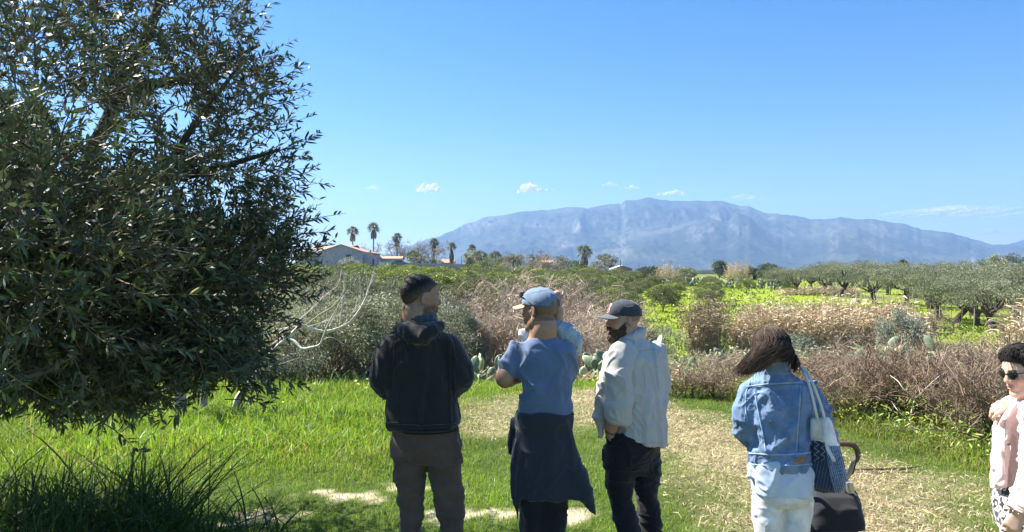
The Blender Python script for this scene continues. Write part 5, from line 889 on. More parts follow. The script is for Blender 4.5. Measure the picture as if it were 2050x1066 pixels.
def hair_cap(head, zline, off, bound=.16, amp=.0, seed=0, grow=(1, 1, 1)):
    """hair grown over the skull above a hairline z = f(y)"""
    sd = SD(head.o - bound, head.o + bound, .0035)
    head.ell(sd, (0, -.016, .032), (.074 + off * grow[0], .095 + off * grow[1], .086 + off * grow[2]), 0); head.ell(sd, (0, .045, .035), (.060 + off, .045 + off, .058 + off), .012)
    xs = [a for a, _ in zline]; zs = [b for _, b in zline]
    sd.fn(head.o, head.M, (-.16,) * 3, (.16,) * 3, lambda x, y, z: (np.interp((y / head.k + 0 * x + 0 * z).ravel(), xs, zs).reshape(np.broadcast(x, y, z).shape) - z / head.k) * head.k * .8, 0, '&')
    return sd
def cap(fig, head, crown_col, brim_col, opening=False, z0=.034, brim_pitch=.22):
    sd = SD(head.o - .2, head.o + .2, .0032); zl = lambda y: z0 - .10 * (.08 - y) * .9
    head.ell(sd, (0, -.014, .036), (.087, .109, .093), 0); head.ell(sd, (0, .03, .05), (.078, .066, .072), .02)
    sd.fn(head.o, head.M, (-.2,) * 3, (.2,) * 3, lambda x, y, z: (zl(y / head.k) - z / head.k) * head.k, 0, '&')
    if opening: head.ell(sd, (0, -.115, .033), (.042, .05, .030), .004, '-')
    head.ell(sd, (0, -.012, .128), (.009, .009, .006), .004)
    v, q = sd.mesh(); v = relax(v, q, 1, .4); v = folds(v, q, [(.0014, (16, 16, 22), None, head.M)], 4); p = head.l(v); c = np.tile(crown_col, (len(v), 1)) * (1 + .1 * fbm(p * 25, 3, 2))[:, None]
    an = np.arctan2(p[:, 0], p[:, 1] + .014); sm = np.abs(((an / (np.pi / 3) + .5) % 1) - .5) < .018; c[sm & (p[:, 2] > .03)] *= .7; c[(p[:, 2] < zl(p[:, 1]) + .010)] *= .82
    mb = MB(); mb.add(v, q, col=c); o = mb.put('cap', M_CAP, fig.o, smooth=True)
    sd = SD(head.o - .22, head.o + .22, .0032)
    def brim(x, y, z):
        x, y, z = x / head.k, y / head.k, z / head.k; out = np.sqrt((x / .078) ** 2 + (np.maximum(y - .062, 0) / .108) ** 2) - 1; zz = z0 + .006 - (y - .07) * brim_pitch - 4.6 * x * x; return np.maximum(np.maximum(out * .07, .05 - y), np.abs(z - zz) - .0042) * head.k
    sd.fn(head.o, head.M, (-.1, .03, -.1), (.1, .2, .14), brim, 0); v, q = sd.mesh(); v = relax(v, q, 1); mb = MB(); mb.add(v, q, col=brim_col); mb.put('brim', M_CAP, o, smooth=True); return o
def surf_patch(bv, x0, y0, x1, y1, d, mb, col, lift=.004, n=6, skew=0.0):
    g = []
    for j in range(n + 1):
        for i in range(n + 1):
            px = x0 + (x1 - x0) * i / n + skew * j / n; py = y0 + (y1 - y0) * j / n; a = P(px, py, d - .8); dr = nrm(P(px, py, 1.0) - np.array([0, 0, H])); h_ = bv.ray_cast(Vector(a), Vector(dr))
            if h_[0] is None: return
            g.append(np.array(h_[0]) - dr * lift)
    i = np.arange((n + 1) ** 2).reshape(n + 1, n + 1); g = np.array(g); mb.add(g, q=np.stack([i[:-1, :-1], i[1:, :-1], i[1:, 1:], i[:-1, 1:]], -1), col=col)
M_CAP = cloth('cap_cotton', rough=.8, bump=.3); M_FLEECE = cloth('dark_fleece', rough=.95, bump=.35, bscale=240, sheen=.35); M_TROUSER = cloth('trouser_cotton', var=.18); M_TEE = cloth('tee_jersey', sheen=.3); M_SHIRT = cloth('linen_shirt', rough=.8, var=.08, bump=.3, bscale=300); M_DENIM = cloth('washed_denim', var=.22, vscale=16, bump=.4, bscale=320, sheen=.15); M_BLAZER = cloth('pink_wool', sheen=.4, var=.06)
VF = (9, 9, 2.2); HF = (3.5, 3.5, 13); DF = (8, 5, 6)
# ---- man in the dark hooded jacket
f = Fig(3.95); hd = Head(f.J(843, 597), -62, 4)
stubble = lambda p: np.clip((-.028 - p[:, 2] + .35 * np.maximum(p[:, 1] - .07, 0)) / .02, 0, .85) * np.clip((p[:, 1] + .02) / .02, 0, 1) * (p[:, 2] > -.125)
f.body(hd, 'man in a dark hooded jacket and brown trousers seen from behind, head turned right', (.33, .195, .13), (.30, .13, .10), [(900, 848, 55, .10), (860, 846, 58, .10), (780, 844, 58, .10), (700, 841, 60, .095), (665, 841, 46, .08), (645, 840, 26, .065)],
       [[(792, 696, 0, .036), (768, 762, .0, .034), (786, 782, .22, .030)], [(890, 696, 0, .036), (920, 757, 0, .034), (894, 782, .22, .030)], [(825, 890, 0, .085), (824, 1000, 0, .06), (820, 1190, 0, .042)], [(885, 890, 0, .085), (902, 1000, 0, .06), (905, 1190, 0, .042)]], (841, 655, 0, .062),
       hands=[((f.J(783, 781, .25), (.5, .75, .1), (-.6, .2, .6), 1), dict(curl=(.7, .8, .8, .9))), ((f.J(894, 781, .25), (-.5, .75, .1), (.6, .2, .6), -1), dict(curl=(.7, .8, .8, .9)))], stub=stubble)
sd = hair_cap(hd, [(-.13, -.060), (-.085, -.054), (-.052, -.014), (-.028, .026), (.0, .032), (.022, .034), (.038, .056), (.07, .074), (.1, .085)], .007, grow=(.25, .75, 1.5)); v, q = sd.mesh(); v = relax(v, q, 1); v = folds(v, q, [(.0007, (90, 90, 90), None, None)], 3); p = hd.l(v)
fade = np.clip((p[:, 2] - np.interp(p[:, 1], [-.1, -.03, .03, .08], [-.02, .02, .06, .08])) / .055 + .12, 0, 1)[:, None]; mb = MB(); mb.add(v, q, col=np.array([.115, .078, .058]) * (1 - fade) + np.array([.010, .009, .009]) * fade); mb.put('hair', M_HAIR, f.o, smooth=True)
sd = SD(f.J(700, 900, 0) - [0, .45, .0], f.J(990, 600, 0) + [0, .55, 0], .0062); sd.loft(f.L([(858, 846, 68, .122), (848, 846, 75, .134), (820, 846, 73, .134), (780, 844, 67, .128), (740, 842, 66, .126), (700, 841, 67, .122), (680, 841, 58, .108), (664, 841, 42, .092), (648, 840, 31, .08)]), .02, e=2.4)
for c in ([(787, 690, 0, .064), (772, 728, -.01, .061), (765, 762, .0, .057), (776, 775, .10, .054), (790, 782, .24, .046)], [(897, 690, 0, .066), (914, 728, -.01, .064), (923, 758, .0, .058), (910, 772, .10, .055), (892, 782, .24, .046)]): sd.chain(*f.C(c), k=.035, n=12)
sd.chain(*f.C([(794, 655, -.045, .024), (812, 664, -.095, .034), (838, 678, -.12, .032), (866, 663, -.095, .034), (884, 651, -.045, .024)]), k=.02, n=14); sd.ell(f.J(838, 663, -.09), (.112, .042, .040), k=.025); ring = [f.J(841, 646, 0) + [.088 * math.sin(a), .078 * math.cos(a) - .01, .012 * math.cos(a)] for a in np.linspace(0, 2 * np.pi, 15)]; sd.chain(ring, [.015] * 15, .015)
sd.ell(f.J(840, 626, -.015), (.078, .07, .055), k=.012, op='-'); sd.rc(f.J(775, 850), f.J(918, 850), .001, .001)
am = lambda v: np.clip((np.abs(v[:, 0] - f.J(842, 0)[0]) - .17) / .06, 0, 1); v0 = None
def jm(v): return 1 - am(v)
v, q = sd.mesh(); v = relax(v, q, 1); v = folds(v, q, [(.007, VF, jm(v), None), (.006, DF, am(v), None), (.0035, (14, 14, 9), None, None)], 11)
mb = MB(); mb.add(v, q, col=(.025, .025, .024)); jk = mb.put('jacket', M_FLEECE, f.o, smooth=True); bv = bvh(v, q)
m = MB(); surf_tube(bv, [(772, 846, 3.95), (846, 850, 3.95), (920, 846, 3.95)], .006, m, (.014, .016, .019), n=30); surf_tube(bv, [(793, 668, 3.95), (800, 674, 3.95), (836, 696, 3.95), (872, 678, 3.95), (886, 664, 3.95)], .004, m, (.012, .014, .017), n=26); surf_tube(bv, [(790, 690, 3.95), (788, 730, 3.95), (782, 780, 3.95)], .003, m, (.012, .014, .017)); surf_tube(bv, [(886, 690, 3.95), (892, 730, 3.95), (900, 780, 3.95)], .003, m, (.012, .014, .017)); m.put('seam', M_FLEECE, jk, smooth=True)
sd = SD(f.J(800, 660, -.1) - [.03, .03, .03], f.J(880, 600, .1) + [.03, .08, .0], .004); sd.chain([f.J(841, 633, 0) + [.066 * math.sin(a), .06 * math.cos(a) - .012, .012 * math.cos(a)] for a in np.linspace(0, 2 * np.pi, 13)], [.020] * 13, .01); garment('collar', sd, f.o, M_FLEECE, (.05, .06, .085))
sd = SD([f.J(760, 0)[0], 3.6, f.base[2] + .05], f.J(960, 845, 0) + [0, .35, 0], .0065); sd.loft(f.L([(925, 853, 50, .10), (905, 853, 64, .115), (885, 853, 69, .122), (862, 851, 66, .118), (848, 850, 64, .115)]), .02)
legs(sd, [f.C([(821, 890, 0, .104), (821, 940, 0, .088), (822, 1000, .01, .068), (822, 1048, 0, .060), (822, 1120, -.01, .060), (820, 1205, 0, .058)]), f.C([(884, 890, 0, .104), (891, 945, 0, .090), (900, 1005, .01, .074), (904, 1050, 0, .064), (906, 1120, -.01, .062), (905, 1205, 0, .060)])], .012)
garment('trousers', sd, f.o, M_TROUSER, (.115, .076, .056), [(.007, (5, 5, 11), None, None), (.004, (12, 12, 16), None, None)], 21)
m = MB(); b_ = f.J(851, 856, 0); tube1(m, [b_ + [.168 * math.sin(a), .122 * math.cos(a), 0] for a in np.linspace(0, 2 * np.pi, 33)], .013, 6, (.015, .013, .012)); m.put('belt', M_LEATHER, f.o, smooth=True)
shoe(f.o, f.J(820, 1200), 0, (.03, .025, .02)); shoe(f.o, f.J(905, 1200), -.1, (.03, .025, .02))
# ---- man in the blue t-shirt
f = Fig(4.1); hd = Head(f.J(1080, 622), 54, 2)
st2 = lambda p: np.clip((p[:, 2] < .05) * (p[:, 1] < .0) * (p[:, 2] > -.055), 0, 1) * .55 + np.clip((-.04 - p[:, 2]) / .02, 0, .5) * (p[:, 1] > .01) * (p[:, 2] > -.12)
f.body(hd, 'man in a blue t-shirt and denim cap from behind, dark sweater tied round his waist', (.42, .235, .15), (.36, .16, .12), [(880, 1090, 48, .095), (820, 1091, 46, .095), (760, 1092, 50, .10), (700, 1091, 56, .095), (680, 1088, 40, .08), (665, 1086, 26, .065)],
       [[(1040, 708, 0, .036), (1018, 742, -.012, .043), (1013, 760, -.01, .043), (1060, 745, .27, .03)], [(1126, 706, 0, .036), (1134, 757, .06, .040), (1105, 745, .30, .03)], [(1066, 890, 0, .085), (1066, 1000, 0, .06), (1065, 1165, 0, .042)], [(1112, 890, 0, .085), (1108, 1000, 0, .06), (1104, 1165, 0, .042)]], (1086, 668, 0, .058),
       hands=[((f.J(1062, 745, .28), (1, .2, 0), (-.2, -1, .2), 1), dict(curl=(.3, .3, .35, .4))), ((f.J(1103, 745, .31), (-1, .2, 0), (.2, -1, .2), -1), dict(curl=(.3, .3, .35, .4)))], stub=st2)
cp = cap(f, hd, (.16, .22, .31), (.48, .36, .22), opening=True, z0=.036)
sd = SD(hd.o - .2, hd.o + .2, .0034)
for x in (-1, 1): hd.ell(sd, (x * .034, .088, .088), (.029, .010, .019), .0); hd.rc(sd, (x * .066, .078, .086), (x * .088, -.010, .034), .0042, .0034, .0)
hd.rc(sd, (-.02, .096, .092), (.02, .096, .092), .004, .004, 0); garment('sunglasses', sd, f.o, M_GLASS, (.012, .012, .014))
sd = SD(f.J(985, 840, 0) - [0, .35, 0], f.J(1180, 655, 0) + [0, .5, 0], .006); sd.loft(f.L([(834, 1091, 54, .108), (800, 1091, 55, .112), (760, 1091, 57, .116), (720, 1090, 59, .118), (700, 1089, 54, .106), (686, 1088, 42, .09), (674, 1087, 29, .074)]), .02)
sd.chain(*f.C([(1034, 704, 0, .062), (1020, 730, -.01, .058), (1014, 750, -.012, .056)]), k=.03); sd.chain(*f.C([(1132, 704, 0, .062), (1136, 730, .03, .058), (1137, 752, .06, .054)]), k=.03)
dn = nrm(f.J(1010, 750, -.012) - f.J(1018, 728, -.01)); sd.fn(f.J(1012, 752, -.012), np.eye(3), (-.12, -.12, -.1), (.085, .12, .02), lambda x, y, z: -(x * dn[0] + y * dn[1] + z * dn[2]), .004, '-'); dn2 = nrm(f.J(1148, 752, .06) - f.J(1147, 730, .03)); hd.ell(sd, (0, -.02, -.10), (.068, .075, .06), .01, '-')
side = lambda v: np.clip((f.J(0, 740)[2] - v[:, 2]) / .1, .15, 1)
tee, v, q = garment('t_shirt', sd, f.o, M_TEE, (.125, .175, .275), [(.007, (5, 5, 7), None, rotx(.0) @ roty(.55)), (.003, (10, 10, 13), None, roty(-.5))], 31)
bv = bvh(v, q); m = MB(); surf_tube(bv, [(1056, 672, 4.1), (1086, 678, 4.1), (1112, 672, 4.1)], .0035, m, (.10, .17, .31), n=18); surf_tube(bv, [(1038, 684, 4.1), (1030, 706, 4.1), (1034, 745, 4.1)], .0022, m, (.10, .17, .31)); m.put('neckband', M_TEE, tee, smooth=True)
sd = SD(f.J(1005, 1050, 0) - [0, .3, 0], f.J(1200, 800, 0) + [0, .35, 0], .0062); sd.loft(f.L([(852, 1090, 58, .122), (838, 1090, 60, .126), (822, 1090, 57, .120)]), .01)
sd.loft(f.L([(996, 1100, 74, .075, -.055), (950, 1096, 73, .10, -.035), (900, 1091, 67, .122, -.01), (850, 1090, 57, .118)]), .015); sd.chain(*f.C([(1160, 950, -.06, .045), (1172, 990, -.07, .035), (1180, 1012, -.07, .018), (1191, 1030, -.07, .006)]), k=.035); sd.chain(*f.C([(1038, 970, -.05, .04), (1032, 1005, -.05, .02), (1036, 1040, -.04, .005)]), k=.03)
sd.chain(*f.C([(1034, 846, .05, .03), (1027, 870, .07, .028), (1022, 905, .07, .018)]), k=.01); sd.chain(*f.C([(1050, 836, .12, .03), (1092, 838, .15, .04), (1130, 836, .12, .03)]), k=.02)
bt = np.array([0, 0, 0]); pn = f.J(1100, 998, -.06); sd.fn(pn, np.eye(3), (-.20, -.3, -.10), (.155, .3, .10), lambda x, y, z: (z - (-.012 * x + .006 * np.sin(x * 26))) + 0 * y, .006, '-') if False else None
garment('sweater', sd, f.o, M_FLEECE, (.034, .037, .047), [(.006, (8, 8, 1.6), None, None), (.004, (10, 10, 8), None, roty(.4))], 37)
sd = SD([f.J(1015, 0)[0], 3.8, f.base[2] + .05], f.J(1165, 850, 0) + [0, .3, 0], .0068); sd.loft(f.L([(930, 1090, 50, .09), (890, 1090, 55, .11), (850, 1090, 52, .105)]), .02); legs(sd, [f.C([(1066, 890, 0, .095), (1067, 960, 0, .088), (1067, 1020, .02, .072), (1067, 1066, .01, .064), (1066, 1180, 0, .056)]), f.C([(1112, 890, 0, .095), (1110, 960, 0, .088), (1107, 1020, .02, .072), (1106, 1066, .01, .064), (1104, 1180, 0, .056)])])
garment('trousers', sd, f.o, M_TROUSER, (.020, .020, .023), [(.005, (6, 6, 11), None, None)], 41); shoe(f.o, f.J(1066, 1180), .1, (.05, .045, .04)); shoe(f.o, f.J(1104, 1180), -.1, (.05, .045, .04))
# ---- child almost hidden in front of him
c = Fig(4.36); hc = Head(c.J(1082, 628), -60, 0, k=.70)
g = Fig(4.1)
def child_arm(sd):
    sd.chain([g.J(1150, 690, .18), g.J(1136, 668, .12), g.J(1116, 652, .05)], [.042, .038, .030], .01); sd.chain([g.J(1116, 652, .05), g.J(1117, 625, .05), g.J(1116, 606, .05)], [.031, .029, .024], .012)
c.body(hc, 'small child nearly hidden by the blue t-shirt man, forearm raised beside his cap', (.46, .27, .18), (.4, .2, .16), [(800, 1090, .09, .07), (740, 1090, .10, .08), (690, 1088, .10, .07), (672, 1085, .06, .05)], [[(1064, 690, .0, .04), (1050, 720, -.05, .032), (1062, 745, -.1, .025)], [(1072, 800, 0, .06), (1066, 850, -.02, .05), (1070, 900, -.03, .035)], [(1108, 800, 0, .06), (1112, 850, -.02, .05), (1110, 900, -.03, .035)]], (1084, 680, 0, .04),
       hands=[((g.J(1116, 606, .05), (-.1, 0, 1), (.15, -1, .25), 1), dict(curl=(1.0, 1.1, 1.1, 1.2), s=.62)), ((c.J(1062, 745, -.1), (1, 0, 0), (0, -1, .1), 1), dict(curl=(.4, .4, .4, .4), s=.6))], extra=child_arm, h=.0042)
sd = hair_cap(hc, [(-.13, -.06), (-.04, -.02), (0, .03), (.05, .06), (.1, .08)], .009); garment('hair', sd, c.o, M_HAIR, (.035, .022, .016))
sd = SD(g.J(1090, 720, 0) - [0, .15, 0], g.J(1170, 635, 0) + [0, .5, 0], .0046); sd.chain([g.J(1148, 700, .22), g.J(1146, 684, .10), g.J(1132, 666, .05), g.J(1118, 656, .03)], [.058, .056, .050, .043], .02); sd.rc(g.J(1120, 658, .03), g.J(1114, 650, .04), .042, .036, .01); garment('sleeve', sd, c.o, M_SHIRT, (.34, .42, .50), [(.005, (16, 16, 16), None, None), (.003, (34, 20, 34), None, None)], 43)
sd = SD(c.J(1030, 830, 0) - [0, .2, 0], c.J(1150, 655, 0) + [0, .25, 0], .006); sd.loft(c.L([(830, 1090, .115, .09), (740, 1090, .125, .095), (695, 1088, .12, .085), (672, 1086, .07, .06)]), .02); sd.ell(c.J(1056, 668, -.13), (.05, .05, .045), k=.03); garment('top', sd, c.o, M_SHIRT, (.72, .72, .70), [(.004, (12, 12, 12), None, None)], 44)
# ---- bearded man in the pale shirt
f = Fig(4.35); hd = Head(f.J(1248, 642), 104, 2, k=.95)
f.body(hd, 'bearded man in a pale rolled-sleeve shirt and black cap, face turned left, hand in pocket', (.44, .26, .175), (.40, .19, .15), [(920, 1268, .125, .10), (860, 1275, .13, .105), (780, 1280, .135, .105), (715, 1279, .135, .10), (692, 1272, .10, .08), (668, 1262, .06, .06)],
       [[(1248, 712, -.07, .036), (1239, 805, -.11, .044), (1221, 866, -.07, .029)], [(1308, 712, .1, .036), (1316, 800, .16, .036), (1300, 860, .25, .03)], [(1243, 905, -.06, .085), (1241, 1000, -.06, .05), (1285, 1160, -.2, .038)], [(1290, 905, .05, .085), (1293, 1000, .05, .05), (1310, 1160, 0, .038)]], (1262, 680, 0, .06),
       hands=[((f.J(1221, 868, -.07), (.05, .25, -1), (-.9, -.4, .0), 1), dict(curl=(.4, .4, .4, .45), s=.92)), ((f.J(1300, 862, .26), (-.6, .4, -.5), (.5, .6, 0), -1), dict(curl=(.5, .5, .5, .6)))], stub=lambda p: .5 * (p[:, 2] > .0) * (p[:, 1] < -.02))
cp = cap(f, hd, (.045, .052, .062), (.12, .125, .135), z0=.038, brim_pitch=.16)
def logo():
    cu = bpy.data.curves.new('b', 'FONT'); cu.body = 'B'; cu.size = .066; cu.align_x = 'CENTER'; cu.align_y = 'CENTER'; cu.resolution_u = 4; res = []
    for off in (.0055, .0): cu.offset = off; tmp = bpy.data.objects.new('b', cu); COL.objects.link(tmp); me = bpy.data.meshes.new_from_object(tmp.evaluated_get(bpy.context.evaluated_depsgraph_get())); res.append((np.array([w.co[:2] for w in me.vertices]), [list(p.vertices) for p in me.polygons])); bpy.data.objects.remove(tmp); bpy.data.meshes.remove(me); bpy.context.view_layer.update()
    o = MB()
    for i, (xy, fs) in enumerate(res):
        ss = 3; tr = []
        for fc in fs:
            for k in range(1, len(fc) - 1): tr.append((fc[0], fc[k], fc[k + 1]))
        x = -xy[:, 0]; zz = xy[:, 1] + .078; rel = np.stack([x, np.zeros(len(x)), zz], 1); out = []
        a_, b_ = (.0805 + .0, .0665 + .0); 
        for px_, _, pz in rel:
            t = max(0.0, 1 - (px_ / .078) ** 2 - ((pz - .05) / .072) ** 2); y1 = .03 + .066 * math.sqrt(t); t2 = max(0., 1 - (px_ / .087) ** 2 - ((pz - .036) / .093) ** 2); y2 = -.014 + .109 * math.sqrt(t2); out.append(hd.w(px_, max(y1, y2) + .0065 + .002 * i, pz))
        o.add(out, t=tr, col=((.78, .76, .74), (.50, .05, .06))[i])
    o.put('logo', M_LOGO, cp)
M_LOGO = mat('embroidery', rough=.8, bump=.2, bscale=400); logo()
sd = SD(hd.o - .17, hd.o + .17, .0034); hd.build(sd); sd.d -= .006 * hd.k
sd.fn(hd.o, hd.M, (-.17,) * 3, (.17,) * 3, lambda x, y, z: np.maximum(np.maximum(z / hd.k + .048 - np.clip((.060 - y / hd.k), 0, .07) * .85 - .016 * np.clip((y / hd.k - .085) / .01, 0, 1), -(y / hd.k - .012 + .0)) , -(z / hd.k + .137)) + 0 * x, 0, '&')
hd.ell(sd, (0, .105, -.058), (.024, .03, .010), .004, '-'); hd.ell(sd, (0, .112, -.022), (.016, .03, .018), .004, '-'); hd.ell(sd, (0, .075, -.112), (.030, .026, .024), .02)
v, q = sd.mesh(); v = folds(v, q, [(.0022, (75, 75, 45), None, None)], 5); mb = MB(); mb.add(v, q, col=vary((.055, .034, .022), len(v), .35)); mb.put('beard', M_HAIR, f.o, smooth=True)
sd = SD(f.J(1175, 905, 0) - [0, .4, 0], f.J(1355, 650, 0) + [0, .4, 0], .006); YW = rad(35)
sd.loft(f.L([(905, 1285, .168, .138), (850, 1284, .166, .136), (800, 1282, .165, .135), (750, 1281, .168, .130), (718, 1280, .160, .118), (700, 1276, .140, .104), (684, 1269, .098, .085), (670, 1263, .066, .070)]), .02, yaw=YW)
sd.plane(f.J(1230, 868, 0), nrm(np.array([-(893 - 868) / 340., 0, -(1335 - 1230) / 340.])))
sd.chain(*f.C([(1312, 708, .09, .072), (1324, 770, .15, .064), (1318, 830, .2, .058)]), k=.03)
sd.chain(*f.C([(1222, 718, .02, .05), (1207, 780, .0, .036), (1200, 838, -.03, .034), (1203, 874, -.05, .024)]), k=.03); sd.chain(*f.C([(1213, 780, .0, .04), (1212, 850, -.02, .02)]), k=.03)
sd.chain([f.J(1260, 668, 0) + [.070 * math.sin(a), .068 * math.cos(a), .018 * math.sin(a) - .012] for a in np.linspace(0, 2 * np.pi, 15)], [.020] * 15, .015); hd.ell(sd, (0, -.03, -.09), (.060, .062, .05), .008, '-')
arm = lambda v: np.clip((f.J(1258, 0)[0] - v[:, 0]) / .05, 0, 1)
v, q = sd.mesh(); v = relax(v, q, 1); A = arm(v); v = folds(v, q, [(.009, (8, 8, 1.7), 1 - A, None), (.009, (5, 5, 9), A, roty(.5)), (.004, (15, 15, 11), None, roty(-.4))], 57); mb = MB(); mb.add(v, q, col=(.48, .47, .435)); shirt = mb.put('shirt', M_SHIRT, f.o, smooth=True); bv = bvh(v, q)
m = MB(); surf_tube(bv, [(1258, 700, 4.35), (1280, 704, 4.35), (1310, 700, 4.35), (1326, 706, 4.35)], .0028, m, (.38, .4, .39)); surf_tube(bv, [(1252, 692, 4.35), (1262, 715, 4.35), (1266, 745, 4.35)], .003, m, (.38, .4, .39)); surf_tube(bv, [(1246, 880, 4.35), (1280, 888, 4.35), (1330, 886, 4.35)], .003, m, (.38, .4, .39)); m.put('seam', M_SHIRT, shirt, smooth=True)
s2 = SD(f.J(1200, 870, -.1) - [0, .2, 0], f.J(1290, 680, 0) + [0, .15, 0], .0055); sd = s2; sd.chain(*f.C([(1247, 708, -.075, .080), (1240, 755, -.115, .074), (1239, 800, -.12, .068), (1237, 834, -.10, .066)]), k=.028, n=10); sd.rc(f.J(1238, 826, -.105), f.J(1237, 837, -.10), .074, .076, .008); sd.rc(f.J(1252, 828, -.10), f.J(1258, 836, -.10), .03, .022, .02); sd.fn(f.J(1234, 846, -.09), np.eye(3), (-.09, -.1, -.2), (.10, .1, .02), lambda x, y, z: z + .15 * x + 0 * y, .004, '-'); sd.ell(f.J(1233, 838, -.1), (.05, .05, .035), k=.004, op='-'); garment('sleeve', sd, shirt, M_SHIRT, (.48, .47, .435), [(.009, (5, 5, 9), None, roty(.5)), (.004, (15, 15, 11), None, roty(-.4))], 59)
m = MB(); a_, b_ = f.J(1224, 857, -.078), f.J(1221, 865, -.072); tube1(m, [a_, b_], .0345, 14, (.02, .02, .022)); m.put('watch', M_LEATHER, f.o, smooth=True)
sd = SD([f.J(1190, 0)[0], 3.95, f.base[2] + .04], f.J(1345, 850, 0) + [0, .4, 0], .0065); sd.loft(f.L([(950, 1266, .11, .09), (925, 1266, .142, .115), (895, 1267, .152, .132), (862, 1270, .150, .128)]), .02, yaw=YW)
sd.chain(*f.C([(1226, 886, -.055, .040), (1228, 905, -.045, .046), (1232, 935, -.04, .04)]), k=.03)
legs(sd, [f.C([(1243, 905, -.05, .094), (1241, 950, -.05, .086), (1241, 995, -.055, .063), (1250, 1035, -.1, .060), (1264, 1075, -.14, .055), (1287, 1165, -.2, .042)]), f.C([(1291, 905, .05, .094), (1292, 950, .05, .084), (1294, 995, .05, .060), (1301, 1040, .03, .060), (1306, 1080, .02, .055), (1311, 1165, 0, .042)])], .025)
garment('trousers', sd, f.o, M_TROUSER, (.016, .016, .018), [(.006, (5, 5, 13), None, None), (.003, (14, 14, 20), None, None)], 61); shoe(f.o, f.J(1290, 1165, -.2), .6, (.6, .6, .58)); shoe(f.o, f.J(1312, 1165, 0), .5, (.6, .6, .58))
# ---- woman in the denim jacket
f = Fig(3.7); hd = Head(f.J(1541, 704, .06), 8, 26, k=.92, fem=True)
f.body(hd, 'woman with long brown hair in a denim jacket and pale jeans, pushing the stroller', (.46, .29, .21), (.42, .2, .17), [(990, 1566, 48, .09), (900, 1562, 48, .09), (830, 1562, 54, .10), (780, 1561, 56, .09, .04), (760, 1556, 38, .065, .07)],
       [[(1512, 792, .05, .034), (1494, 860, .06, .032), (1545, 888, .32, .026)], [(1616, 792, .05, .034), (1646, 864, .08, .032), (1672, 888, .36, .026)], [(1540, 1000, 0, .08), (1543, 1100, 0, .055), (1546, 1250, 0, .038)], [(1592, 1000, 0, .08), (1582, 1100, .02, .055), (1576, 1250, .05, .038)]], (1547, 744, .085, .044),
       hands=[((f.J(1547, 888, .33), (.4, .9, 0), (0, -.2, 1), 1), dict(curl=(.8, .9, .9, 1.0), s=.9)), ((f.J(1672, 888, .36), (-.2, .9, 0), (0, -.2, 1), -1), dict(curl=(.8, .9, .9, 1.0), s=.9))])
sd = SD(f.J(1455, 775, 0) - [0, .2, 0], f.J(1620, 640, 0) + [0, .3, 0], .0044); hd.ell(sd, (0, -.016, .033), (.077, .098, .089), 0); hd.ell(sd, (0, -.02, -.015), (.058, .055, .065), .02)
HC = [[(1548, 668, -.0, .05), (1527, 690, -.05, .058), (1514, 712, -.06, .050), (1500, 735, -.06, .030), (1480, 751, -.05, .008)], [(1552, 670, 0, .05), (1540, 695, -.06, .060), (1532, 718, -.075, .045), (1522, 738, -.08, .016), (1516, 746, -.08, .005)], [(1556, 672, 0, .05), (1562, 700, -.04, .048), (1572, 722, -.05, .028), (1586, 738, -.06, .012), (1594, 748, -.06, .004)], [(1556, 680, 0, .05), (1552, 705, -.06, .05), (1550, 722, -.07, .026), (1546, 736, -.08, .008)]]
sd.chain(*f.C([(1540, 700, -.0, .05), (1530, 720, -.02, .035), (1516, 734, -.03, .016)]), k=.02, n=8)
hr, v, q = garment('hair', sd, f.o, M_HAIR, (.075, .045, .030), [(.0022, (34, 20, 4), None, roty(-.35)), (.0014, (90, 50, 7), None, roty(-.3))], 71, colf=lambda v: np.array([.07, .048, .034]) * (1 + .45 * vn(np.stack([(v @ roty(-.35))[:, 0] * 60, v[:, 1] * 40, v[:, 2] * 6], 1), 3))[:, None])
def comb(head, paths, r0, col, seed, parent, S=16):
    """combed hair: every strand follows its own smooth path over the skull"""
    r = np.random.default_rng(seed); L = np.array([spline(p, np.ones(len(p)), S)[0] for p in paths]); n = len(L); w = r.normal(size=(n, 1, 3)) * .0025 + np.cumsum(r.normal(size=(n, S, 3)), 1) * .0007; L = L + w * np.linspace(.2, 1.6, S)[None, :, None]
    v, q = tubes(L, (np.linspace(1, .45, S)[None] * r0) * r.uniform(.7, 1.3, (n, 1)), 3); c = vary(col, n, .35, r, .06); mb = MB(); mb.add(v, q, col=np.repeat(c, S * 3, 0)); return mb.put('strand', M_HAIR, parent, smooth=True)
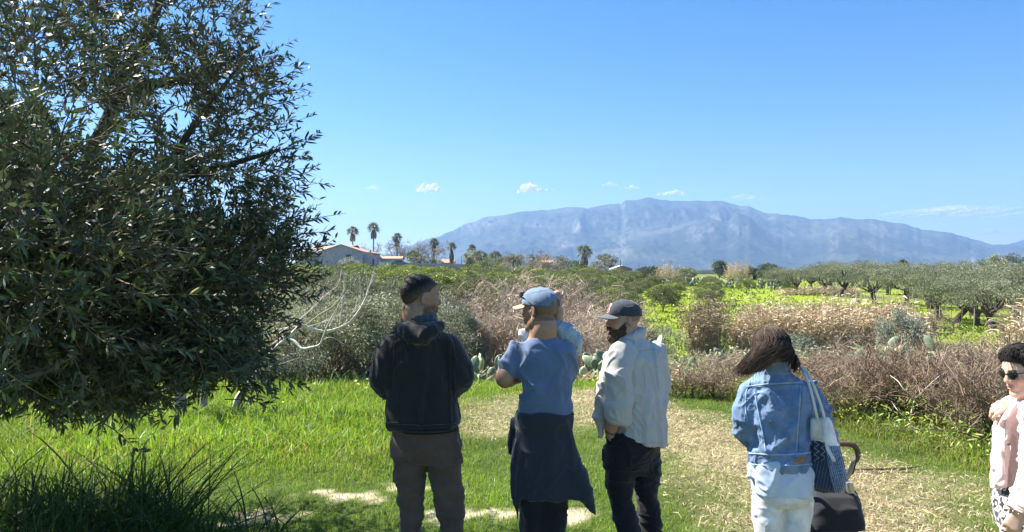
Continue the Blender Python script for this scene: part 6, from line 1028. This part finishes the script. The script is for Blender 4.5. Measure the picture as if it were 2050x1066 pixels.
def long_hair():
    r = np.random.default_rng(73); paths = []
    for i in range(5200):
        u = np.clip(r.normal() * .62, -1.25, 1.25); c0 = hd.w(.012 * r.normal() + .004, .045 - .10 * r.uniform(), .125); az = u * 1.25; rr = r.uniform(.98, 1.10)
        def sk(th): return hd.w(.086 * rr * math.sin(az) * math.sin(th) * (1 + .16 * max(0, th - 1.0)), -.016 - .104 * rr * math.cos(az) * math.sin(th), .034 + .095 * rr * math.cos(th))
        t = (u + 1.25) / 2.5; tx = np.interp(t, [0, .12, .3, .5, .62, .75, .86, 1], [1477, 1491, 1503, 1514, 1524, 1542, 1572, 1591]) + 5 * r.normal(); ty = np.interp(t, [0, .12, .3, .5, .62, .75, .86, 1], [752, 749, 744, 737, 730, 716, 719, 746]) + 4 * r.normal() - abs(r.normal()) * 7; td = np.interp(t, [0, .3, .5, .7, 1], [-.05, -.07, -.08, -.07, -.07]) + .012 * r.normal()
        e = f.J(tx, ty, td); a1 = sk(1.75); m = a1 * .48 + e * .52 + np.array([np.interp(t, [0, .5, 1], [-.012, 0, .012]), -.02, -.004]); e[0] += (r.uniform() < .05) * .02 * r.normal(); paths.append([c0, sk(.75), sk(1.3), a1, m, e])
    comb(hd, paths, .0016, (.092, .062, .045), 74, hr)
long_hair()
sd = SD(f.J(1455, 945, 0) - [0, .3, 0], f.J(1710, 705, 0) + [0, .45, 0], .006)
sd.loft(f.L([(934, 1562, 63, .122), (905, 1562, 62, .125), (880, 1562, 60, .120, .01), (840, 1561, 63, .120, .02), (805, 1560, 64, .115, .03), (782, 1559, 62, .104, .04), (764, 1556, 52, .092, .05), (748, 1551, 35, .076, .06), (736, 1547, 25, .064, .07)]), .02)
sd.chain(*f.C([(1506, 785, .05, .058), (1494, 826, .03, .055), (1490, 858, .05, .051), (1504, 876, .14, .045), (1542, 888, .3, .036)]), k=.03, n=12); sd.chain(*f.C([(1620, 785, .05, .060), (1638, 828, .03, .056), (1646, 862, .06, .052), (1655, 880, .16, .045), (1671, 888, .33, .036)]), k=.03, n=12)
sd.chain([f.J(1548, 726, .055) + [.058 * math.sin(a), .056 * math.cos(a), -.016 * math.cos(a)] for a in np.linspace(0, 2 * np.pi, 15)], [.019] * 15, .012); sd.loft(f.L([(745, 1549, 26, .074, .052), (722, 1548, 21, .066, .05)]), .01); sd.chain([f.J(1548, 737, .07) + [.066 * math.sin(a), .06 * math.cos(a), -.020 * math.cos(a)] for a in np.linspace(0, 2 * np.pi, 15)], [.019] * 15, .012)
am = lambda v: np.clip((np.abs(v[:, 0] - f.J(1560, 0)[0]) - .14) / .05, 0, 1)
v, q = sd.mesh(); v = relax(v, q, 1); A = am(v); v = folds(v, q, [(.008, (7, 7, 5), 1 - A, roty(.5)), (.008, (6, 6, 10), A, roty(-.3)), (.0045, (15, 15, 13), None, roty(-.6)), (.0022, (34, 34, 30), None, None)], 77); wear = (1 + .30 * fbm(v * 9, 3, 8) + .15 * fbm(v * 40, 2, 9))[:, None]
mb = MB(); mb.add(v, q, col=np.clip(np.array([.16, .24, .375]) * wear, 0, 1)); jk = mb.put('denim_jacket', M_DENIM, f.o, smooth=True); bv = bvh(v, q)
m = MB(); lt = (.30, .42, .58); dk = (.12, .19, .32); D = 3.7
for pts, r_, c_ in [([(1494, 775, D), (1530, 770, D), (1570, 767, D), (1606, 766, D)], .0042, lt), ([(1494, 778, D), (1530, 773.5, D), (1570, 770.5, D), (1606, 769.5, D)], .0025, dk), ([(1510, 782, D), (1519, 830, D), (1527, 868, D), (1533, 904, D)], .0042, lt), ([(1513, 782, D), (1522, 830, D), (1530, 868, D), (1536, 904, D)], .0022, dk), ([(1603, 772, D), (1600, 820, D), (1597, 860, D), (1594, 904, D)], .0042, lt), ([(1606, 772, D), (1603, 820, D), (1600, 860, D), (1597, 904, D)], .0022, dk), ([(1500, 908, D), (1540, 911, D), (1590, 910, D), (1624, 906, D)], .0045, lt), ([(1500, 930, D), (1540, 933, D), (1590, 932, D), (1624, 929, D)], .004, lt), ([(1502, 762, D), (1494, 785, D), (1492, 815, D), (1496, 845, D)], .0035, lt), ([(1618, 760, D), (1626, 785, D), (1628, 815, D), (1626, 845, D)], .0035, lt)]: surf_tube(bv, pts, r_, m, c_, n=30)
m.put('seam', M_DENIM, jk, smooth=True)
m = MB(); surf_patch(bv, 1590, 915, 1611, 926, D, m, (.26, .13, .07), .006); m.put('leather_patch', M_LEATHER, jk); m = MB(); surf_patch(bv, 1501, 912, 1511, 925, D, m, (.14, .21, .34), .005); m.put('side_tab', M_DENIM, jk); m = MB(); surf_patch(bv, 1614, 911, 1623, 924, D, m, (.14, .21, .34), .005); m.put('side_tab', M_DENIM, jk)
sd = SD(f.J(1470, 1010, 0) - [0, .25, 0], f.J(1670, 890, 0) + [0, .3, 0], .0055); sd.loft(f.L([(984, 1566, 62, .128), (950, 1565, 63, .128), (915, 1563, 57, .116)]), .015); sd.chain(*f.C([(1504, 935, 0, .022), (1500, 957, -.02, .010)]), k=.02); sd.chain(*f.C([(1626, 930, -.04, .035), (1634, 960, -.05, .03), (1641, 984, -.05, .010)]), k=.02)
garment('shirt', sd, f.o, M_SHIRT, (.50, .60, .74), [(.006, (8, 8, 3), None, None), (.004, (10, 10, 16), None, roty(.5))], 79)
sd = SD([f.J(1490, 0)[0], 3.4, f.base[2] + .05], f.J(1645, 930, 0) + [0, .35, 0], .0065); sd.loft(f.L([(1008, 1566, 46, .10), (996, 1566, 54, .12), (970, 1566, 56, .12), (940, 1565, 52, .11)]), .015); legs(sd, [f.C([(1538, 1000, 0, .080), (1538, 1040, 0, .076), (1541, 1080, 0, .068), (1545, 1130, .01, .062), (1546, 1262, 0, .052)]), f.C([(1594, 1000, 0, .080), (1592, 1040, 0, .074), (1586, 1080, 0, .066), (1580, 1130, .03, .062), (1576, 1262, .05, .052)])], .006)
garment('jeans', sd, f.o, M_DENIM, (.70, .71, .72), [(.003, (7, 7, 12), None, None), (.0018, (14, 14, 18), None, None)], 83); shoe(f.o, f.J(1546, 1262), .1, (.6, .58, .55), .9); shoe(f.o, f.J(1577, 1262, .05), -.1, (.6, .58, .55), .9)
# ---- tote bag on her shoulder
bo = f.J(1640, 900, -.06); bag = thing('tote_bag', bo, 'cream and navy woven tote bag hanging from the denim-jacket woman\'s shoulder', 'bag')
sd = SD(f.J(1600, 1000, -.05) - [0, .15, 0], f.J(1705, 825, -.05) + [0, .12, 0], .0045); sd.loft(f.L([(983, 1656, 24, .030, -.05), (972, 1655, 33, .055, -.055), (930, 1650, 31, .062, -.06), (888, 1643, 23, .05, -.065), (860, 1641, 19, .035, -.07), (838, 1641, 17, .018, -.07)]), .01)
def bagcol(v):
    px = v[:, 0] / v[:, 1] * F + 1025; py = 545 - (v[:, 2] - H) / v[:, 1] * F; c = np.tile([.60, .58, .48], (len(v), 1)); nv = py > 884 + .12 * (px - 1640); c[nv] = (.022, .032, .065); zig = np.abs(((px * .9 + np.abs(((py / 13) % 1) - .5) * 18) / 13 % 1) - .5); c[nv & (zig < .08) & (py < 925)] = (.22, .25, .30); st = (np.abs(((px + .2 * py) / 6.5) % 1 - .5) < .16); c[nv & st & (py > 922)] = (.075, .10, .17); c[(py > 876) & (py < 884) & ~nv & ((py % 3.2) < 1.4)] = (.35, .36, .38); return c
garment('bag_body', sd, bag, M_DENIM, None, [(.004, (12, 12, 5), None, None)], 87, colf=bagcol)
sd = SD(f.J(1640, 1000, -.1) - [0, .12, 0], f.J(1705, 825, -.1) + [0, .12, 0], .0042); sd.chain(*f.C([(1656, 846, -.09, .024), (1661, 875, -.10, .030), (1668, 915, -.11, .036), (1675, 950, -.11, .038), (1676, 975, -.10, .028)]), k=.012, n=12)
def rollcol(v):
    px = v[:, 0] / v[:, 1] * F + 1025; py = 545 - (v[:, 2] - H) / v[:, 1] * F; c = np.tile([.80, .79, .75], (len(v), 1)); m_ = py > 893; st = ((px - .26 * py) / 4.2) % 1; c[m_] = np.where((st < .35)[:, None], [[.28, .36, .50]], [[.07, .11, .22]])[m_]; b2 = (py > 890) & (py < 925) & (np.abs((px - 1652) - (py - 890) * .55) < 4); c[b2] = (.75, .75, .74); return c
garment('rolled_cloth', sd, bag, M_DENIM, None, [(.004, (18, 18, 7), None, None)], 89, colf=rollcol)
for pts in ([(1603, 736, -.02), (1613, 752, -.075), (1622, 778, -.10), (1630, 810, -.10), (1637, 842, -.085)], [(1607, 737, -.02), (1620, 754, -.075), (1631, 778, -.10), (1643, 810, -.105), (1652, 842, -.095)]): m = MB(); tube1(m, [f.J(*p) for p in pts], .0068, 8, (.62, .63, .55), n=22); m.put('strap', M_TEE, bag, smooth=True)
# ---- stroller
g = Fig(4.08); so = g.J(1652, 0, .1); so[2] = float(zt(so[0], so[1])); st = thing('stroller', so, 'dark stroller with brown leather handle in front of the denim-jacket woman', 'stroller')
sd = SD(g.J(1560, 1080, 0) - [0, .12, 0], g.J(1730, 955, 0) + [0, .5, 0], .006); sd.loft(g.L([(1042, 1654, 59, .20, .14), (1030, 1655, 59, .20, .14), (1000, 1655, 52, .19, .15), (978, 1656, 45, .17, .17), (968, 1656, 40, .14, .18)]), .008, e=5); garment('hood', sd, st, M_FLEECE, (.020, .021, .026), [(.004, (7, 7, 9), None, None)], 91)
sd = SD(g.J(1570, 1180, 0) - [0, .1, 0], g.J(1725, 1030, 0) + [0, .5, 0], .007); sd.loft(g.L([(1160, 1652, 44, .15, .16), (1100, 1653, 50, .17, .15), (1046, 1653, 52, .185, .14)]), .01, e=3.4); garment('seat', sd, st, M_FLEECE, (.026, .024, .022), [(.004, (7, 7, 9), None, None)], 93)
m = MB(); tube1(m, [g.J(1712, 924, .0), g.J(1717, 914, 0), g.J(1716, 902, 0), g.J(1708, 892, 0), g.J(1690, 889, 0), g.J(1640, 890, 0), g.J(1604, 889, 0), g.J(1592, 893, 0), g.J(1586, 904, 0), g.J(1588, 916, 0), g.J(1591, 924, 0)], .0150, 10, (.12, .07, .05), n=44); m.put('handle', M_LEATHER, st, smooth=True)
for a, b_, c_ in ((1711, 1690, 1), (1592, 1612, -1)):
    m = MB(); tube1(m, [g.J(a, 922, 0), g.J((a + b_) / 2, 948, .02), g.J(b_, 972, .04), g.J(b_ - c_ * 2, 1060, .12), g.J(b_, 1130, .3)], .014, 8, (.33, .34, .35), n=16); m.put('tube', M_METAL, st, smooth=True); m = MB(); tube1(m, [g.J(a + c_ * 2, 906, -.02), g.J(a + c_ * 3, 922, -.03), g.J(a - c_ * 4, 950, -.03)], .004, 5, (.03, .03, .03), n=10); m.put('wrist_cord', M_LEATHER, st)
m = MB(); tube1(m, [g.J(1700, 966, -.01), g.J(1703, 985, .0)], .020, 10, (.62, .60, .56)); m.put('cup', M_METAL, st, smooth=True)
def wheel(c, r, parent):
    m = MB(); ring = [c + np.array([0, r * math.cos(a), r * math.sin(a)]) for a in np.linspace(0, 2 * np.pi, 25)]; tube1(m, ring, .022, 8, (.03, .03, .03), cap=False); w = m.put('wheel', M_SHOE, parent, smooth=True); m = MB(); [tube1(m, [c, c + np.array([0, r * math.cos(a), r * math.sin(a)])], .008, 5, (.4, .4, .4)) for a in np.linspace(0, 2 * np.pi, 6)[:-1]]; m.put('rim', M_METAL, w)
for px, dz, r_ in ((1600, .1, .13), (1704, .1, .13), (1618, .75, .09), (1690, .75, .09)): c_ = g.J(px, 1000, dz); c_[2] = float(zt(c_[0], c_[1])) + r_ + .02; wheel(c_, r_, st)
m = MB(); zb = so[2] + .15; tube1(m, [(g.J(1600, 0, .1)[0], g.d + .1, zb), (g.J(1704, 0, .1)[0], g.d + .1, zb)], .012, 6, (.3, .3, .3)); [tube1(m, [(g.J(x, 0, .1)[0], g.d + .1, zb), (g.J(x2, 0, .75)[0], g.d + .75, so[2] + .11)], .012, 6, (.3, .3, .3)) for x, x2 in ((1600, 1618), (1704, 1690))]; [tube1(m, [(g.J(x, 0, .1)[0], g.d + .1, zb), g.J(x, 1120, .16)], .012, 6, (.3, .3, .3)) for x in (1612, 1694)]; m.put('frame', M_METAL, st)
# ---- woman in the pink blazer at the right edge
f = Fig(3.4); hd = Head(f.J(2050, 744), 97, 14, k=.90, fem=True)
f.body(hd, 'dark-haired woman in a pale pink blazer and sunglasses at the right edge, facing left', (.60, .40, .30), (.50, .26, .21), [(1000, 2070, .10, .12), (900, 2074, .09, .11), (840, 2074, .09, .11), (808, 2072, .08, .09), (792, 2068, .055, .06)],
       [[(2070, 830, -.14, .036), (2072, 925, -.2, .034), (2040, 1020, -.2, .026)], [(2066, 830, .12, .036), (2074, 900, .2, .036), (2034, 818, .06, .026)], [(2060, 1010, -.08, .08), (2058, 1150, -.08, .05), (2060, 1310, -.08, .036)], [(2062, 1010, .08, .08), (2064, 1150, .08, .05), (2066, 1310, .08, .036)]], (2066, 800, 0, .05),
       hands=[((f.J(2034, 816, .05), (-1, -.15, .12), (.1, -.55, .8), -1), dict(curl=(.75, .85, .9, .95), s=.95)), ((f.J(2040, 1022, -.2), (-.35, .1, -.95), (-.5, -.8, .2), -1), dict(curl=(.55, .65, .7, .75), s=.95))], h=.0042)
sd = hair_cap(hd, [(-.13, -.08), (-.04, -.05), (-.01, .01), (.02, .035), (.05, .058), (.08, .072), (.12, .08)], .007, bound=.19); hd.ell(sd, (0, -.05, .03), (.082, .078, .086), .02)
hr, v, q = garment('hair', sd, f.o, M_HAIR, (.030, .022, .020), [(.0016, (24, 8, 40), None, hd.M), (.001, (60, 16, 90), None, hd.M)], 95)
def swept_hair():
    r = np.random.default_rng(97); paths = []
    for i in range(2600):
        x = r.uniform(-.085, .05); k = math.sqrt(max(.05, 1 - (x / .095) ** 2)); rr = r.uniform(1.0, 1.025); g = lambda y, z: hd.w(x * rr + .004 * r.normal(), y, z)
        paths.append([g(.078 * k, .030 + .044 * k), g(.088 * k, .042 + .060 * k * rr), g(.05, .05 + .088 * k * rr), g(-.02, .045 + .092 * k * rr), g(-.075, .03 + .065 * k * rr), g(-.110 * rr, .01 + .02 * k), g(-.112, -.045), g(-.095, -.09)])
    for i in range(1500):
        t = r.uniform(); sg = -1 if r.uniform() < .65 else 1; q = 1 + .07 * r.uniform()
        paths.append([hd.w(sg * .066 * q, .062 - .03 * t, .066 - .05 * t), hd.w(sg * .080 * q, .030 - .02 * t, .060 - .055 * t), hd.w(sg * .086 * q, -.02, .045 - .06 * t), hd.w(sg * .078 * q, -.066, .015 - .06 * t), hd.w(sg * .052 * q, -.102, -.015 - .055 * t), hd.w(sg * .02, -.118 - .01 * r.uniform(), -.05 - .05 * t)])
    for i in range(45):
        x = r.uniform(-.07, .01); paths.append([hd.w(x, .03, .125), hd.w(x, .075, .125 + .012 * r.normal()), hd.w(x - .008, .112, .118 + .010 * r.normal()), hd.w(x - .012, .138 + .010 * r.normal(), .104 + .012 * r.normal())])
    comb(hd, paths, .0013, (.036, .030, .026), 98, hr)
swept_hair()
sd = SD(hd.o - .18, hd.o + .18, .0032)
for x in (-1, 1): hd.ell(sd, (x * .033, .094, .008), (.029, .009, .024), .0, R_=rotz(x * -.18)); hd.rc(sd, (x * .060, .086, .018), (x * .083, -.012, .014), .0035, .003, 0)
hd.rc(sd, (-.012, .103, .014), (.012, .103, .014), .003, .003, 0); garment('sunglasses', sd, f.o, M_GLASS, (.010, .010, .011))
PK = (.76, .60, .56); sd = SD(f.J(1965, 1060, 0) - [0, .5, 0], f.J(2160, 770, 0) + [0, .5, 0], .0058)
sd.loft(f.L([(990, 2062, .175, .165), (940, 2063, .175, .155), (900, 2066, .170, .145), (860, 2069, .172, .142), (828, 2071, .168, .125), (808, 2072, .125, .10), (794, 2072, .065, .072)]), .02, yaw=rad(90)) if False else sd.loft(f.L([(990, 2066, .142, .18), (940, 2067, .132, .18), (900, 2069, .128, .178), (860, 2070, .130, .178), (828, 2070, .122, .17), (808, 2071, .10, .13), (794, 2071, .072, .07)]), .02)
sd.chain(*f.C([(2032, 822, -.03, .030), (2012, 846, -.03, .022), (2000, 880, -.02, .020), (1996, 930, -.02, .021), (1994, 970, -.02, .021)]), k=.03, n=10); sd.chain(*f.C([(2016, 856, -.06, .018), (2008, 900, -.07, .018), (2007, 968, -.07, .019)]), k=.03); sd.chain(*f.C([(2030, 812, -.06, .018), (2014, 838, -.07, .014), (1999, 848, -.05, .010)]), k=.01); sd.plane(f.J(2000, 986, 0), (-.12, 0, -1))
sl = SD(f.J(1950, 1060, 0) - [.05, .5, .02], f.J(2150, 790, 0) + [0, .2, 0], .0055); sl.chain(*f.C([(2072, 824, -.15, .066), (2076, 880, -.20, .060), (2073, 925, -.22, .055), (2058, 975, -.21, .050), (2043, 1024, -.20, .048)]), k=.02, n=14); dn = nrm(f.J(2041, 1028, -.2) - f.J(2058, 975, -.21)); sl.plane(f.J(2040, 1031, -.2), dn); sl.rc(f.J(2041, 1036, -.2), f.J(2048, 1006, -.2), .048, .046, .004, '-')
bz, v, q = garment('blazer', sd, f.o, M_BLAZER, PK, [(.007, (8, 8, 3), None, None), (.004, (12, 12, 10), None, roty(.4))], 101); garment('sleeve', sl, bz, M_BLAZER, PK, [(.007, (6, 6, 10), None, roty(.3)), (.004, (14, 14, 14), None, None)], 103)
bv = bvh(v, q); m = MB(); cu_ = [f.J(2044, 1018, -.2) + .0640 * (math.cos(a) * np.array([.96, 0, -.28]) + math.sin(a) * np.array([0, 1.0, 0])) for a in np.linspace(0, 2 * np.pi, 21)]; tube1(m, cu_, .0035, 5, (.56, .43, .39)); m.put('cuff_seam', M_BLAZER, bz, smooth=True)
m = MB(); surf_tube(bv, [(2020, 818, 3.4), (2012, 850, 3.4), (2010, 900, 3.4), (2012, 950, 3.4)], .003, m, (.6, .45, .41)); m.put('seam', M_BLAZER, bz)
sd = SD(f.J(2010, 880, 0) - [0, .2, 0], f.J(2025, 874, 0) + [0, .1, 0], .004); m = MB(); vv, tt = ICO2; m.add(vv * [.008, .008, .008] + f.J(2019, 889, -.12), t=tt, col=(.12, .09, .08)); m.put('button', M_SHOE, bz, smooth=True)
sd = SD([f.J(1985, 0)[0], 2.95, f.base[2] + .04], f.J(2140, 960, 0) + [0, .45, 0], .0068); sd.loft(f.L([(1060, 2064, .13, .16), (1020, 2064, .14, .175), (985, 2064, .135, .17), (965, 2064, .12, .15)]), .02); legs(sd, [f.C([(2062, 1010, -.08, .10), (2060, 1080, -.08, .09), (2059, 1160, -.08, .075), (2060, 1325, -.08, .07)]), f.C([(2064, 1010, .08, .10), (2064, 1080, .08, .09), (2065, 1160, .08, .075), (2066, 1325, .08, .07)])])
garment('trousers', sd, f.o, M_TROUSER, None, [(.006, (7, 7, 5), None, None)], 105, colf=lambda v: np.where((vn(v * 75, 3) > .12)[:, None], [[.72, .70, .68]], [[.018, .018, .02]])); shoe(f.o, f.J(2060, 1325, -.08), rad(95), (.03, .03, .03), .85); shoe(f.o, f.J(2066, 1325, .08), rad(95), (.03, .03, .03), .85)
